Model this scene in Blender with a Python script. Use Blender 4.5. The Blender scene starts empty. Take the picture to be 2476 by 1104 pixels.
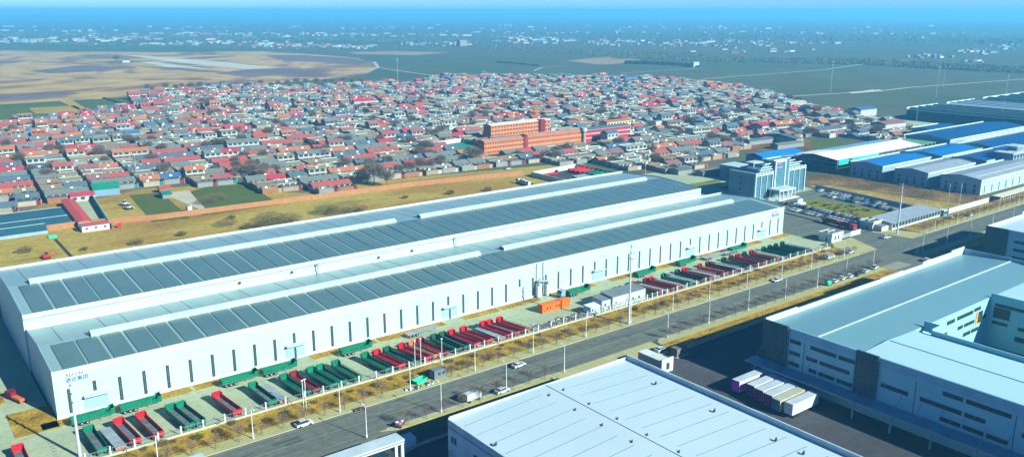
import bpy, math, random
from mathutils import Vector, Matrix
random.seed(7)
R = random.random
U = random.uniform
SC = bpy.context.scene
COL = SC.collection

# ------------------------------------------------------------------ camera
YH, FPX, CX, CY, W0, H0 = 28.0, 2050.0, 1238.0, 552.0, 2476.0, 1104.0
PITCH = math.atan((CY - YH) / FPX)
TH = math.atan2(3983 - CX, math.hypot(FPX, CY - YH))   # heading of +X, right of the view axis
FW = (math.cos(TH), math.sin(TH)); RT = (math.sin(TH), -math.cos(TH))
HC = 100.0
cam = bpy.data.cameras.new('camera'); camo = bpy.data.objects.new('camera', cam); COL.objects.link(camo)
camo.location = (0, 0, HC)
vd = Vector((FW[0] * math.cos(PITCH), FW[1] * math.cos(PITCH), -math.sin(PITCH)))
camo.rotation_euler = vd.to_track_quat('-Z', 'Y').to_euler()
cam.sensor_width = 36.0; cam.lens = 36.0 * FPX / W0
cam.clip_start = 1.0; cam.clip_end = 80000.0
SC.camera = camo

# ------------------------------------------------------------------ light
SUN_EL = math.radians(28.3)
sdir = Vector((0.302 * math.cos(SUN_EL), -0.953 * math.cos(SUN_EL), math.sin(SUN_EL))).normalized()
w = bpy.data.worlds.new("World"); SC.world = w; w.use_nodes = True
nt = w.node_tree
for n in list(nt.nodes): nt.nodes.remove(n)
sky = nt.nodes.new('ShaderNodeTexSky'); sky.sky_type = 'NISHITA'; sky.sun_disc = False
sky.sun_elevation = SUN_EL; sky.sun_rotation = math.atan2(0.302, -0.953)
sky.altitude = 0; sky.air_density = 1.0; sky.dust_density = 0.0; sky.ozone_density = 6.0
bg = nt.nodes.new('ShaderNodeBackground'); bg.inputs[1].default_value = 0.04
out = nt.nodes.new('ShaderNodeOutputWorld')
tint = nt.nodes.new('ShaderNodeMix'); tint.data_type = 'RGBA'; tint.blend_type = 'MULTIPLY'; tint.inputs[0].default_value = 1.0
tint.inputs[7].default_value = (0.28, 0.74, 1.40, 1)
nt.links.new(sky.outputs[0], tint.inputs[6]); tc = nt.nodes.new('ShaderNodeTexCoord'); sx_ = nt.nodes.new('ShaderNodeSeparateXYZ'); nt.links.new(tc.outputs['Generated'], sx_.inputs[0])
hr = nt.nodes.new('ShaderNodeValToRGB'); hr.color_ramp.interpolation = 'EASE'; hr.color_ramp.elements[0].position = 0.0; hr.color_ramp.elements[0].color = (3.0, 1.80, 1.55, 1); hr.color_ramp.elements[1].position = 0.16; hr.color_ramp.elements[1].color = (1, 1, 1, 1)
glow = nt.nodes.new('ShaderNodeMix'); glow.data_type = 'RGBA'; glow.blend_type = 'MULTIPLY'; glow.inputs[0].default_value = 1.0; glow.clamp_result = False
nt.links.new(sx_.outputs['Z'], hr.inputs[0]); nt.links.new(tint.outputs[2], glow.inputs[6]); nt.links.new(hr.outputs[0], glow.inputs[7]); nt.links.new(glow.outputs[2], bg.inputs[0]); nt.links.new(bg.outputs[0], out.inputs[0])
sl = bpy.data.lights.new('sun', 'SUN'); sl.energy = 5.0; sl.angle = math.radians(0.5); sl.color = (0.97, 1.0, 0.86)
so = bpy.data.objects.new('sun', sl); COL.objects.link(so); so.location = (0, 0, 400)
so.rotation_euler = (-sdir).to_track_quat('-Z', 'Y').to_euler()
SC.view_settings.view_transform = 'Standard'; SC.view_settings.look = 'None'
SC.view_settings.exposure = 1.15; SC.view_settings.gamma = 1.0
SC.render.engine = 'CYCLES'
SC.cycles.volume_bounces = 3

# ------------------------------------------------------------------ helpers
def G(px, py, z=0.0):
    """ground position seen at a place of the photograph (survey helper)"""
    u = px - CX; v = py - CY
    f = FPX * math.cos(PITCH) - v * math.sin(PITCH); d = v * math.cos(PITCH) + FPX * math.sin(PITCH)
    t = (HC - z) / d
    return ((f * FW[0] + u * RT[0]) * t, (f * FW[1] + u * RT[1]) * t)

def PX(x, y, z=0.0):
    fx = x * FW[0] + y * FW[1]; r = x * RT[0] + y * RT[1]; dn = HC - z
    zc = fx * math.cos(PITCH) + dn * math.sin(PITCH); vc = dn * math.cos(PITCH) - fx * math.sin(PITCH)
    if zc < 1: return (-9999, -9999)
    return (CX + FPX * r / zc, CY + FPX * vc / zc)

def seen(x, y, m=30):
    p = PX(x, y); return -m < p[0] < W0 + m and -m < p[1] < H0 + m

MATS = {}
def mat(name, c, c2=None, rough=0.85, metal=0.0, scale=0.2, detail=4.0, spec=0.3, streak=None, lo=0.35, hi=0.65, bump=0.0):
    if name in MATS: return MATS[name]
    m = bpy.data.materials.new(name); m.use_nodes = True; t = m.node_tree; b = t.nodes['Principled BSDF']
    b.inputs['Roughness'].default_value = rough; b.inputs['Metallic'].default_value = metal
    b.inputs['Specular IOR Level'].default_value = spec
    if c2 is None: c2 = tuple(x * 0.8 for x in c)
    g = t.nodes.new('ShaderNodeNewGeometry'); mp = t.nodes.new('ShaderNodeMapping')
    mp.inputs['Scale'].default_value = streak or (1, 1, 1)
    n = t.nodes.new('ShaderNodeTexNoise'); n.inputs['Scale'].default_value = scale; n.inputs['Detail'].default_value = detail
    n.inputs['Roughness'].default_value = 0.65
    r = t.nodes.new('ShaderNodeValToRGB'); r.color_ramp.elements[0].position = lo; r.color_ramp.elements[1].position = hi
    r.color_ramp.elements[0].color = (*c, 1); r.color_ramp.elements[1].color = (*c2, 1)
    t.links.new(g.outputs['Position'], mp.inputs[0]); t.links.new(mp.outputs[0], n.inputs['Vector'])
    t.links.new(n.outputs['Fac'], r.inputs[0]); t.links.new(r.outputs[0], b.inputs['Base Color'])
    if bump:
        bp = t.nodes.new('ShaderNodeBump'); bp.inputs['Strength'].default_value = bump; bp.inputs['Distance'].default_value = 0.3
        t.links.new(n.outputs['Fac'], bp.inputs['Height']); t.links.new(bp.outputs[0], b.inputs['Normal'])
    MATS[name] = m
    return m

def multi(name, stops, scale=0.02, scale2=0.4, rough=0.95, streak=(1, 1, 1), dist=0.0, amt=0.35, bump=0.0):
    """ground: big patches through a colour ramp, times a fine grain"""
    m = bpy.data.materials.new(name); m.use_nodes = True; t = m.node_tree; b = t.nodes['Principled BSDF']
    b.inputs['Roughness'].default_value = rough; b.inputs['Specular IOR Level'].default_value = 0.15
    g = t.nodes.new('ShaderNodeNewGeometry'); mp = t.nodes.new('ShaderNodeMapping'); mp.inputs['Scale'].default_value = streak
    n = t.nodes.new('ShaderNodeTexNoise'); n.inputs['Scale'].default_value = scale; n.inputs['Detail'].default_value = 6
    n.inputs['Roughness'].default_value = 0.6; n.inputs['Distortion'].default_value = dist
    r = t.nodes.new('ShaderNodeValToRGB')
    e = r.color_ramp.elements
    while len(e) < len(stops): e.new(0.5)
    for k, (p, c) in enumerate(stops): e[k].position = p; e[k].color = (*c, 1)
    n2 = t.nodes.new('ShaderNodeTexNoise'); n2.inputs['Scale'].default_value = scale2; n2.inputs['Detail'].default_value = 5
    mr = t.nodes.new('ShaderNodeMapRange'); mr.inputs[1].default_value = 0.3; mr.inputs[2].default_value = 0.7
    mr.inputs[3].default_value = 1 - amt; mr.inputs[4].default_value = 1 + amt
    mx = t.nodes.new('ShaderNodeVectorMath'); mx.operation = 'SCALE'
    t.links.new(g.outputs['Position'], mp.inputs[0]); t.links.new(mp.outputs[0], n.inputs['Vector']); t.links.new(g.outputs['Position'], n2.inputs['Vector'])
    t.links.new(n.outputs['Fac'], r.inputs[0]); t.links.new(n2.outputs['Fac'], mr.inputs[0])
    t.links.new(r.outputs[0], mx.inputs[0]); t.links.new(mr.outputs[0], mx.inputs['Scale']); t.links.new(mx.outputs[0], b.inputs['Base Color'])
    if bump:
        bp = t.nodes.new('ShaderNodeBump'); bp.inputs['Strength'].default_value = bump; bp.inputs['Distance'].default_value = 0.5
        t.links.new(n2.outputs['Fac'], bp.inputs['Height']); t.links.new(bp.outputs[0], b.inputs['Normal'])
    MATS[name] = m
    return m

class MB:
    def __init__(s): s.v = []; s.f = []; s.m = []; s.T = None
    def add(s, vs, fs, m=0):
        o = len(s.v)
        for p in vs: s.v.append(tuple(s.T @ Vector(p)) if s.T else tuple(p))
        for f in fs: s.f.append(tuple(i + o for i in f)); s.m.append(m)
    def box(s, x0, x1, y0, y1, z0, z1, m=0):
        s.add([(x0, y0, z0), (x1, y0, z0), (x1, y1, z0), (x0, y1, z0), (x0, y0, z1), (x1, y0, z1), (x1, y1, z1), (x0, y1, z1)],
              [(0, 3, 2, 1), (4, 5, 6, 7), (0, 1, 5, 4), (1, 2, 6, 5), (2, 3, 7, 6), (3, 0, 4, 7)], m)
    def quad(s, a, b, c, d, m=0): s.add([a, b, c, d], [(0, 1, 2, 3)], m)
    def poly(s, pts, z, m=0): s.add([(p[0], p[1], z) for p in pts], [tuple(range(len(pts)))], m)
    def prism(s, pts, z0, z1, m=0, top=True):
        n = len(pts)
        vs = [(p[0], p[1], z0) for p in pts] + [(p[0], p[1], z1) for p in pts]
        fs = [(i, (i + 1) % n, n + (i + 1) % n, n + i) for i in range(n)] + [tuple(range(n, 2 * n)), tuple(range(n - 1, -1, -1))]
        s.add(vs, fs, m)
    def xprism(s, prof, x0, x1, m=0):   # profile in (y, z) swept along x
        n = len(prof)
        vs = [(x0, p[0], p[1]) for p in prof] + [(x1, p[0], p[1]) for p in prof]
        s.add(vs, [(i, (i + 1) % n, n + (i + 1) % n, n + i) for i in range(n)] + [tuple(range(n - 1, -1, -1)), tuple(range(n, 2 * n))], m)
    def cyl(s, a, b, r0, r1=None, n=8, m=0):
        r1 = r0 if r1 is None else r1
        a = Vector(a); b = Vector(b); d = (b - a)
        if d.length < 1e-6: return
        d.normalize(); u = d.orthogonal().normalized(); w_ = d.cross(u)
        vs = []
        for c, r in ((a, r0), (b, r1)):
            for i in range(n):
                t = 2 * math.pi * i / n; vs.append(tuple(c + u * math.cos(t) * r + w_ * math.sin(t) * r))
        s.add(vs, [(i, (i + 1) % n, n + (i + 1) % n, n + i) for i in range(n)] + [tuple(range(n - 1, -1, -1)), tuple(range(n, 2 * n))], m)
    def build(s, name, mats, parent=None, kind=None, smooth=False):
        me = bpy.data.meshes.new(name); me.from_pydata(s.v, [], s.f)
        if not isinstance(mats, (list, tuple)): mats = [mats]
        for x in mats: me.materials.append(x)
        if len(mats) > 1: me.polygons.foreach_set('material_index', s.m)
        if smooth: me.polygons.foreach_set('use_smooth', [True] * len(me.polygons))
        me.update()
        o = bpy.data.objects.new(name, me); COL.objects.link(o)
        if parent: o.parent = parent
        if kind: o['kind'] = kind
        return o

def tag(o, label, cat, group=None):
    o['label'] = label; o['category'] = cat
    if group: o['group'] = group
    return o
def thing(name, label, cat, loc=(0, 0, 0), rz=0.0, group=None):
    o = bpy.data.objects.new(name, None); COL.objects.link(o); o.empty_display_size = 0.5
    o.location = loc; o.rotation_euler = (0, 0, rz)
    return tag(o, label, cat, group)
def dup(root, loc, rz=0.0, label=None, group=None, scale=None):
    r = root.copy(); COL.objects.link(r); r.location = loc; r.rotation_euler = (0, 0, rz)
    if scale: r.scale = (scale, scale, scale)
    if label: r['label'] = label
    if group: r['group'] = group
    for ch in root.children:
        c = ch.copy(); COL.objects.link(c); c.parent = r
        for g in ch.children:
            d = g.copy(); COL.objects.link(d); d.parent = c
    return r
def B(name, m, parent, *boxes, **kw):
    mb = MB()
    for b in boxes: mb.box(*b)
    return mb.build(name, m, parent, **kw)
def rotT(x, y, a, z=0): return Matrix.Translation((x, y, z)) @ Matrix.Rotation(a, 4, 'Z')
ORD = ['first', 'second', 'third', 'fourth', 'fifth', 'sixth', 'seventh', 'eighth', 'ninth', 'tenth', 'eleventh', 'twelfth',
       'thirteenth', 'fourteenth', 'fifteenth', 'sixteenth', 'seventeenth', 'eighteenth', 'nineteenth', 'twentieth']
def nth(i):
    if i < 20: return ORD[i]
    if i == 99: return 'hundredth'
    if i > 99: return 'hundred-and-' + nth(i - 100)
    t = ['twenty', 'thirty', 'forty', 'fifty', 'sixty', 'seventy', 'eighty', 'ninety'][(i + 1) // 10 - 2]; u = (i + 1) % 10
    return (t[:-1] + 'ieth') if u == 0 else t + '-' + ORD[u - 1]

# ------------------------------------------------------------------ materials
white = mat('white_sheet_wall', (.33, .46, .50), (.30, .43, .47), rough=.55, scale=.05, streak=(1, 1, .3))
skirt = mat('pale_grey_skirting', (.45, .53, .56), rough=.7)
glassd = mat('dark_window_glass', (.012, .026, .032), (.03, .055, .065), rough=.35, spec=.25, scale=.9)
frame = mat('window_frame_grey', (.10, .13, .14), rough=.5)
roofm = mat('grey_metal_roof', (.235, .37, .365), (.20, .335, .335), rough=.42, metal=.15, scale=.08, streak=(3, .2, 1), spec=.5)
panel = mat('solar_panel_glass', (.066, .142, .140), (.082, .165, .158), rough=.25, scale=.07, spec=.75)
panel_line = mat('panel_row_gap', (.14, .19, .22), rough=.5)
parapet = mat('white_parapet', (.40, .52, .55), rough=.5)
concrete = multi('yard_concrete', [(.3, (.25, .31, .20)), (.55, (.30, .365, .235)), (.75, (.35, .40, .27))], scale=.05, scale2=.6, amt=.12)
asphalt = multi('road_asphalt', [(.3, (.080, .098, .086)), (.5, (.105, .125, .105)), (.7, (.135, .155, .13))], scale=.3, scale2=.5, amt=.16, streak=(.05, 1, 1))
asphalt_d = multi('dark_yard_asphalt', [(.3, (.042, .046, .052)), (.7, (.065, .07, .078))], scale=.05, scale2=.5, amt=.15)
pave = multi('pavement_slabs', [(.3, (.28, .28, .12)), (.7, (.34, .34, .16))], scale=.15, scale2=1.5, amt=.12)
kerbm = mat('kerb_stone', (.38, .38, .28), rough=.8)
drygrass = multi('dry_grass_strip', [(.3, (.13, .085, .014)), (.5, (.28, .18, .022)), (.7, (.38, .27, .035))], scale=.14, scale2=1.2, amt=.4, bump=.4)
fallow = multi('fallow_ground', [(.2, (.16, .10, .025)), (.42, (.28, .185, .035)), (.56, (.33, .265, .055)), (.68, (.22, .17, .035)), (.8, (.13, .11, .035))], scale=.035, scale2=.35, amt=.22, streak=(.35, 1, 1), dist=.6, bump=.3)
wheat = multi('winter_wheat_field', [(.3, (.060, .090, .016)), (.7, (.080, .115, .022))], scale=.02, scale2=.3, amt=.1)
lawn = multi('yellow_green_lawn', [(.3, (.09, .115, .008)), (.55, (.155, .165, .012)), (.75, (.13, .11, .015))], scale=.12, scale2=.8, amt=.25)
woodm = mat('bare_bark', (.10, .075, .055), rough=.95)
twig = mat('bare_twigs', (.13, .105, .085), (.20, .165, .13), rough=.95, scale=.5)
twig2 = mat('brown_twigs', (.10, .082, .065), (.16, .13, .095), rough=.95, scale=.3)
steelw = mat('white_painted_steel', (.62, .68, .70), rough=.4)
steelg = mat('galvanised_steel', (.30, .36, .39), rough=.45, metal=.3)
tyre = mat('black_rubber', (.015, .015, .017), rough=.8)
chassis = mat('dark_chassis_steel', (.05, .055, .06), rough=.6)

# ------------------------------------------------------------------ ground and far land
gnd = multi('plain_ground', [(.25, (.045, .078, .042)), (.42, (.06, .092, .046)), (.52, (.078, .09, .052)), (.62, (.048, .083, .042)), (.8, (.07, .095, .05))],
            scale=.0016, scale2=.012, amt=.12, streak=(1, .35, 1))
mb = MB(); S = 40000.0
mb.quad((-S, -S, 0), (S, -S, 0), (S, S, 0), (-S, S, 0)); mb.build('ground', gnd, kind='structure')
def patch(name, pts, z, m, pix=False, sub=False):
    if pix: pts = [G(*p) for p in pts]
    mb = MB(); mb.poly(pts, z); o = mb.build(name, m, kind='structure')
    return o
airm = multi('airfield_dry_grass', [(.36, (.13, .085, .075)), (.43, (.22, .14, .075)), (.47, (.36, .25, .08)), (.54, (.40, .27, .10)), (.58, (.26, .17, .09)), (.62, (.15, .10, .085))],
             scale=.0035, scale2=.02, amt=.22, streak=(.8, .8, 1), dist=1.6)
patch('airfield_ground', [(-60, 122), (150, 124), (400, 127), (640, 124), (760, 132), (860, 140), (917, 156), (905, 170), (880, 182), (760, 194), (640, 204), (480, 214), (330, 228), (240, 240), (100, 246), (-60, 255)], .10, airm, True)
burnt = multi('burnt_grass', [(.3, (.11, .085, .09)), (.6, (.15, .115, .11)), (.75, (.22, .16, .10))], scale=.006, scale2=.03, amt=.15, dist=1)
patch('burnt_ground', [(520, 178), (600, 168), (690, 165), (760, 168), (800, 174), (700, 180), (600, 186)], .16, burnt, True)
patch('burnt_ground', [(640, 135), (740, 134), (840, 140), (905, 150), (860, 158), (760, 150), (690, 148)], .16, burnt, True)
patch('burnt_ground', [(70, 172), (200, 158), (330, 163), (250, 172), (120, 178)], .16, burnt, True)
patch('burnt_ground', [(-40, 232), (120, 222), (200, 226), (60, 240), (-40, 244)], .16, burnt, True)
runway = multi('runway_concrete', [(.3, (.36, .38, .30)), (.7, (.46, .48, .38))], scale=.01, scale2=.05, amt=.1)
patch('runway', [(292, 132), (345, 135), (560, 152), (668, 165), (600, 168), (430, 152)], .2, runway, True)
patch('taxiway', [(338, 149), (370, 150), (455, 161), (520, 168), (400, 163)], .2, runway, True)
tanf = multi('tan_stubble', [(.3, (.24, .18, .11)), (.7, (.30, .22, .13))], scale=.01, scale2=.05, amt=.1)
patch('stubble_field', [(1370, 147), (1480, 137), (1560, 140), (1530, 152), (1450, 157)], .1, tanf, True)
patch('stubble_field', [(840, 127), (950, 124), (1090, 127), (1000, 134), (860, 131)], .1, tanf, True)
patch('stubble_field', [(70, 262), (180, 256), (215, 272), (85, 276)], .22, fallow, True)
patch('stubble_field', [(140, 243), (175, 243), (215, 266), (190, 266)], .22, fallow, True)
patch('wheat_field', [(-60, 256), (135, 246), (185, 268), (60, 272), (80, 290), (-60, 300)], .14, wheat, True)
patch('wheat_field', [(185, 246), (310, 234), (345, 240), (300, 262), (215, 264)], .14, wheat, True)
trackm = mat('pale_dirt_track', (.42, .40, .31), rough=.95, scale=.05)
def strip(name, pts, wd, z, m, pix=True):
    if pix: pts = [G(*p) for p in pts]
    mb = MB()
    for a, b in zip(pts, pts[1:]):
        a = Vector(a); b = Vector(b); n = (b - a).normalized(); n = Vector((-n.y, n.x)) * wd / 2
        mb.quad((*(a - n), z), (*(b - n), z), (*(b + n), z), (*(a + n), z))
    return mb.build(name, m, kind='structure')
strip('dirt_track', [(1890, 235), (2000, 228), (2090, 223), (2130, 220), (2200, 212), (2300, 205), (2500, 190)], 5, .3, trackm)
strip('dirt_track', [(1700, 192), (1780, 185), (1880, 178), (2000, 168), (2110, 152), (2200, 146)], 5, .3, trackm)
strip('dirt_track', [(2090, 222), (2120, 217), (2125, 222)], 9, .34, trackm)
strip('dirt_track', [(620, 203), (740, 195), (870, 176), (915, 164), (905, 150)], 6, .3, trackm)
strip('dirt_track', [(1290, 172), (1310, 164), (1370, 160)], 4, .3, trackm)
strip('dirt_track', [(1500, 178), (1600, 171), (1700, 165)], 4, .3, trackm)
strip('dirt_track', [(920, 165), (1050, 184)], 5, .3, trackm)
strip('dirt_track', [(0, 253), (120, 246), (330, 232)], 4, .3, trackm)

# dry ground around the factory, fields in front of the village
patch('fallow_ground', [(-60, 180), (26, 180), (28, 225), (28, 264), (318, 264), (318, 300), (372, 320), (372, 395), (388, 426), (255, 452), (150, 520), (-20, 545)], .02, fallow)
F0 = [G(312, 471), G(388, 467), G(462, 526), G(366, 535)]
patch('wheat_field', [(312, 472), (390, 465), (460, 527), (367, 536)], .06, wheat, True)
patch('wheat_field', [(462, 463), (500, 451), (598, 444), (678, 494), (488, 521), (470, 500)], .06, wheat, True)
patch('dirt_road', [(130.5, 494), (145, 494), (135.2, 428.2), (134.8, 428.6)], .07, trackm)

# ------------------------------------------------------------------ factory yard, road
patch('yard', [(-40, 198.5), (328, 198.5), (328, 203.6), (362, 203.6), (368, 205), (386, 205), (386, 213), (430, 213), (436, 276), (436, 300), (318, 300), (318, 262), (333, 262), (333, 225), (28, 225), (28, 316), (14, 420), (-40, 420)], .05, concrete)
patch('yard', [(318, 300), (318, 318), (372, 318), (372, 372), (400, 368), (392, 300)], .045, concrete)
patch('car_park', [(334, 204), (362, 204), (386, 205), (386, 212.5), (427, 212.5), (436, 275), (379, 276), (334, 276)], .08, asphalt)
patch('lawn', [(388, 213.5), (413, 214.5), (411, 258), (403, 262), (390, 256), (384, 246)], .11, lawn)
patch('road', [(-80, 165.5), (93, 165.5), (96, 170), (330, 170), (600, 165), (600, 185), (330, 184), (-80, 184)], .03, asphalt)
patch('forecourt', [(329, 183.9), (384, 183.9), (384, 192), (376, 202), (336, 202), (330, 197)], .06, pave)
patch('forecourt_lane', [(342, 183.5), (372, 183.5), (368, 203), (352, 203)], .07, asphalt)
patch('side_road', [(317, 170.5), (345, 170.5), (345, 60), (321, 60)], .034, asphalt)
patch('parking_bay', [(145, 170.2), (186, 170.2), (184.5, 160.5), (146, 160.5)], .06, pave)
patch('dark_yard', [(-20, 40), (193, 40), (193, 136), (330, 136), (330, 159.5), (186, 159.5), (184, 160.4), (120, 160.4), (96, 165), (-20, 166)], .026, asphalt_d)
mb = MB()
for k in range(15): mb.box(147.5 + 2.6 * k, 147.62 + 2.6 * k, 160.8, 170, .061, .066)
mb.build('bay_markings', mat('white_road_paint', (.55, .52, .38)), kind='structure')
mb = MB()
for k in range(11): mb.box(331 + 2.3 * k - (0 if k < 6 else -14), 331.3 + 2.3 * k - (0 if k < 6 else -14), 186, 196, .062, .066)
for k in range(12): mb.box(318 + 1.2 * k, 318.35 + 1.2 * k, 163, 169, .037, .042)
mb.build('bay_markings', MATS['white_road_paint'], kind='structure')
linem = mat('worn_lane_paint', (.26, .26, .22), (.18, .18, .16), scale=.4)
mb = MB()
x = -60
while x < 320: mb.box(x, x + 9.5, 176.85, 177.05, .031, .036); x += 10
x = 350
while x < 560: mb.box(x, x + 6, 176.4, 176.6, .031, .036); x += 10
mb.box(-60, 316, 183.3, 183.42, .031, .036); mb.box(-60, 316, 170.6, 170.72, .031, .036)
for k in range(9): mb.box(24.2, 25.2, 203 + k * 1.6, 203.6 + k * 1.6, .051, .056)
for X in (44, 52, 62, 78, 98, 119, 139, 161):
    for k in range(6): mb.box(X, X + .5, 211.5 + k, 212.1 + k, .051, .056)
mb.build('lane_markings', linem, kind='structure')
B('pavement', pave, None, (-80, 329, 184.3, 188.6, 0, .15), kind='structure')
B('pavement', pave, None, (384.5, 600, 184.6, 188.4, 0, .15), kind='structure')
B('kerb', kerbm, None, (-80, 329, 184.0, 184.3, 0, .17), kind='structure'); B('kerb', kerbm, None, (384.5, 600, 184.3, 184.6, 0, .17), kind='structure')
B('planting_strip', drygrass, None, (-80, 329, 188.6, 197.3, 0, .13), kind='structure')
B('planting_strip', drygrass, None, (384.5, 600, 188.4, 196.5, 0, .13), kind='structure')
mb = MB(); mb.prism([(95, 168), (145, 167.6), (145, 170), (90, 170)], 0, .15); mb.build('pavement', pave, kind='structure')
mb = MB(); mb.prism([(186.5, 166.3), (318, 166), (318, 169.7), (189.5, 169.7), (187.2, 168.6)], 0, .15); mb.build('pavement', pave, kind='structure')
mb = MB(); mb.prism([(186.6, 165.0), (318, 160.2), (318, 166), (186.5, 166.3)], 0, .14); mb.build('planting_strip', drygrass, kind='structure')
mb = MB(); mb.prism([(186.4, 160), (318, 160), (318, 160.2), (186.5, 165)], 0, .13); mb.build('planting_strip', drygrass, kind='structure')
B('kerb', kerbm, None, (92, 145, 170, 170.3, 0, .17), kind='structure'); B('kerb', kerbm, None, (189, 318, 169.7, 170, 0, .17), kind='structure')
B('pavement', pave, None, (346, 600, 166, 170, 0, .15), kind='structure')
B('planting_strip', drygrass, None, (346, 600, 160, 166, 0, .14), kind='structure')
# beds under the factory wall, between the door aprons
DOORS = [38.0, 92.5, 147.4, 215.2, 268.4, 316.6]
beds = [(18.5, 28.3, 220.5, 236)] + [(a, b, 221.2, 225.0) for a, b in ((24.5, 34.5), (41.5, 61), (62, 88.5), (96.5, 118), (119, 143.5), (151, 166), (167, 184), (190, 211), (219.5, 234), (235.5, 264.5), (272, 290), (291, 312.5), (320.5, 334))]
for b in beds: B('planting_bed', drygrass, None, (b[0], b[1], b[2], b[3], .03, .13), kind='structure')
B('planting_bed', drygrass, None, (12, 19.5, 244, 254, .03, .12), kind='structure'); B('planting_bed', drygrass, None, (13, 19.5, 268, 278, .03, .12), kind='structure')
B('planting_bed', drygrass, None, (14, 20, 296, 304, .03, .12), kind='structure')

# ------------------------------------------------------------------ the long warehouses
def monitor(parent, x0, x1, yc, z, wd, hgt, label=None):
    mb = MB()
    mb.xprism([(yc - wd / 2, z - .4), (yc + wd / 2, z - .4), (yc + wd / 2 + .3, z + hgt * .62), (yc, z + hgt), (yc - wd / 2 - .3, z + hgt * .62)], x0, x1)
    o = mb.build('ridge_ventilator', parapet, parent)
    mb = MB(); mb.quad((x0 - .02, yc + wd * .3, z - .2), (x0 - .02, yc - wd * .3, z - .2), (x0 - .02, yc - wd * .3, z + hgt * .55), (x0 - .02, yc + wd * .3, z + hgt * .55))
    mb.build('louvre', glassd, o)
    return o
def warehouse(label, x0, x1, y0, y1, ze, zr, mons, arrays):
    t = thing('warehouse', label, 'warehouse', (x0, y0, 0))
    L = x1 - x0; D = y1 - y0; yc = D / 2
    mb = MB(); mb.xprism([(0, 0), (D, 0), (D, ze), (yc, zr - .1), (0, ze)], 0, L); mb.build('wall', white, t)
    # roof slabs 0.12 above the walls
    mb = MB()
    for k in range(2):
        a, b = ((.25, yc), (yc, D - .25))[k]
        za, zb = ((ze + .12, zr + .02), (zr + .02, ze + .12))[k]
        mb.xprism([(a, za - .1), (b, zb - .1), (b, zb), (a, za)], .25, L - .25)
    n = int(L / 6.06)
    for k in range(1, n + 1):   # standing seams on the north slope
        if k % 3 == 2: continue
        x = k * 6.06
        mb.quad((x, yc + .6, zr + .03), (x + .16, yc + .6, zr + .03), (x + .16, D - .4, ze + .17), (x, D - .4, ze + .17), 1)
    mb.build('roof', [roofm, mat('seam_dark', (.09, .12, .13))], t)
    # parapets and gable trims
    B('parapet', parapet, t, (0, L, -.12, 0, ze - .9, ze + .35), (0, L, .001, .18, ze + .14, ze + .35))
    B('parapet', parapet, t, (0, L, D - .02, D + .28, ze + .15, ze + 1.0))
    for xx in (0, L - .25):
        mb = MB()
        mb.xprism([(0, ze + .1), (yc, zr), (D, ze + .1), (D, ze + .55), (yc, zr + .45), (0, ze + .55)], xx - .03, xx + .28)
        mb.build('gable_trim', mat('gable_blue_grey', (.20, .36, .45), rough=.5), t)
    for (a, b) in mons: monitor(t, a - x0, b - x0, yc, zr, 2.6, 1.5)
    # solar arrays on the south slope
    nb = int(L / 6.06)
    sl_ = (zr - ze) / yc
    for k in range(nb):
        a = 2.9 + k * 6.06; wd = 5.15 if (k * 7 + arrays) % 3 else 5.5
        if a + wd > L - 1.5: break
        if k > nb * .45: wd = 5.85
        mb = MB(); ya, yb = .5, yc - 1.75
        def zz(y): return ze + .12 + sl_ * y + .16
        mb.quad((a, ya, zz(ya)), (a + wd, ya, zz(ya)), (a + wd, yb, zz(yb)), (a, yb, zz(yb)))
        mb.quad((a, ya, zz(ya)), (a, ya, zz(ya) - .14), (a + wd, ya, zz(ya) - .14), (a + wd, ya, zz(ya)))
        rows = 13
        for r in range(1, rows):
            y = ya + (yb - ya) * r / rows
            mb.quad((a, y - .07, zz(y) + .01), (a + wd, y - .07, zz(y) + .01), (a + wd, y + .07, zz(y) + .03), (a, y + .07, zz(y) + .03), 1)
        mb.build('solar_array', [panel, panel_line], t)
    return t
wa = warehouse('long white steel warehouse beside the road, with tall slit windows and trailers parked in front', 28.6, 332.6, 225.5, 262, 12.5, 13.9, [(41.5, 172.5), (183, 317)], 0)
L0 = 28.6; D0 = 225.5
B('skirting', skirt, wa, (-.1, 304.05, -.2, -.0, 0, .75))
for k in range(50):
    X = 31.9 + 6.055 * k - L0
    isdoor = any(abs(X + L0 - d) < 1.5 for d in DOORS)
    if abs(X + L0 - 215) < 4 and not isdoor: pass
    z0, z1 = (5.4, 8.1) if (isdoor or k == 24) else (.95, 7.5 if k < 30 else 8.0)
    if k in (10, 19): z0 = 5.0
    mb = MB(); mb.quad((X - .42, -.03, z0), (X + .42, -.03, z0), (X + .42, -.03, z1), (X - .42, -.03, z1))
    win = mb.build('window', glassd, wa)
    mb = MB(); nb = int((z1 - z0) / .9)
    for j in range(nb + 1): mb.box(X - .45, X + .45, -.07, -.035, z0 + j * (z1 - z0) / nb - .04, z0 + j * (z1 - z0) / nb + .04)
    mb.box(X - .04, X + .04, -.06, -.036, z0, z1)
    mb.build('window_frame', frame, win)
doorm = mat('pale_sliding_door', (.22, .36, .43), (.20, .33, .40), rough=.5, scale=.6, streak=(4, 1, .1))
for i, d in enumerate(DOORS):
    x = d - L0
    dd = B('door', doorm, wa, (x - 2.8, x + 2.8, -.14, -.04, .05, 4.2))
    B('door_rail', steelg, dd, (x - 3.0, x + 3.0, -.3, -.15, 4.2, 4.4))
    B('door_canopy', parapet, wa, (x - 3.0, x + 3.1, -1.7, -.121, 4.55, 4.75))
    if i in (1, 2): B('wicket', glassd, dd, (x - .3, x + .3, -.2, -.142, .1, 3.6))
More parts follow.
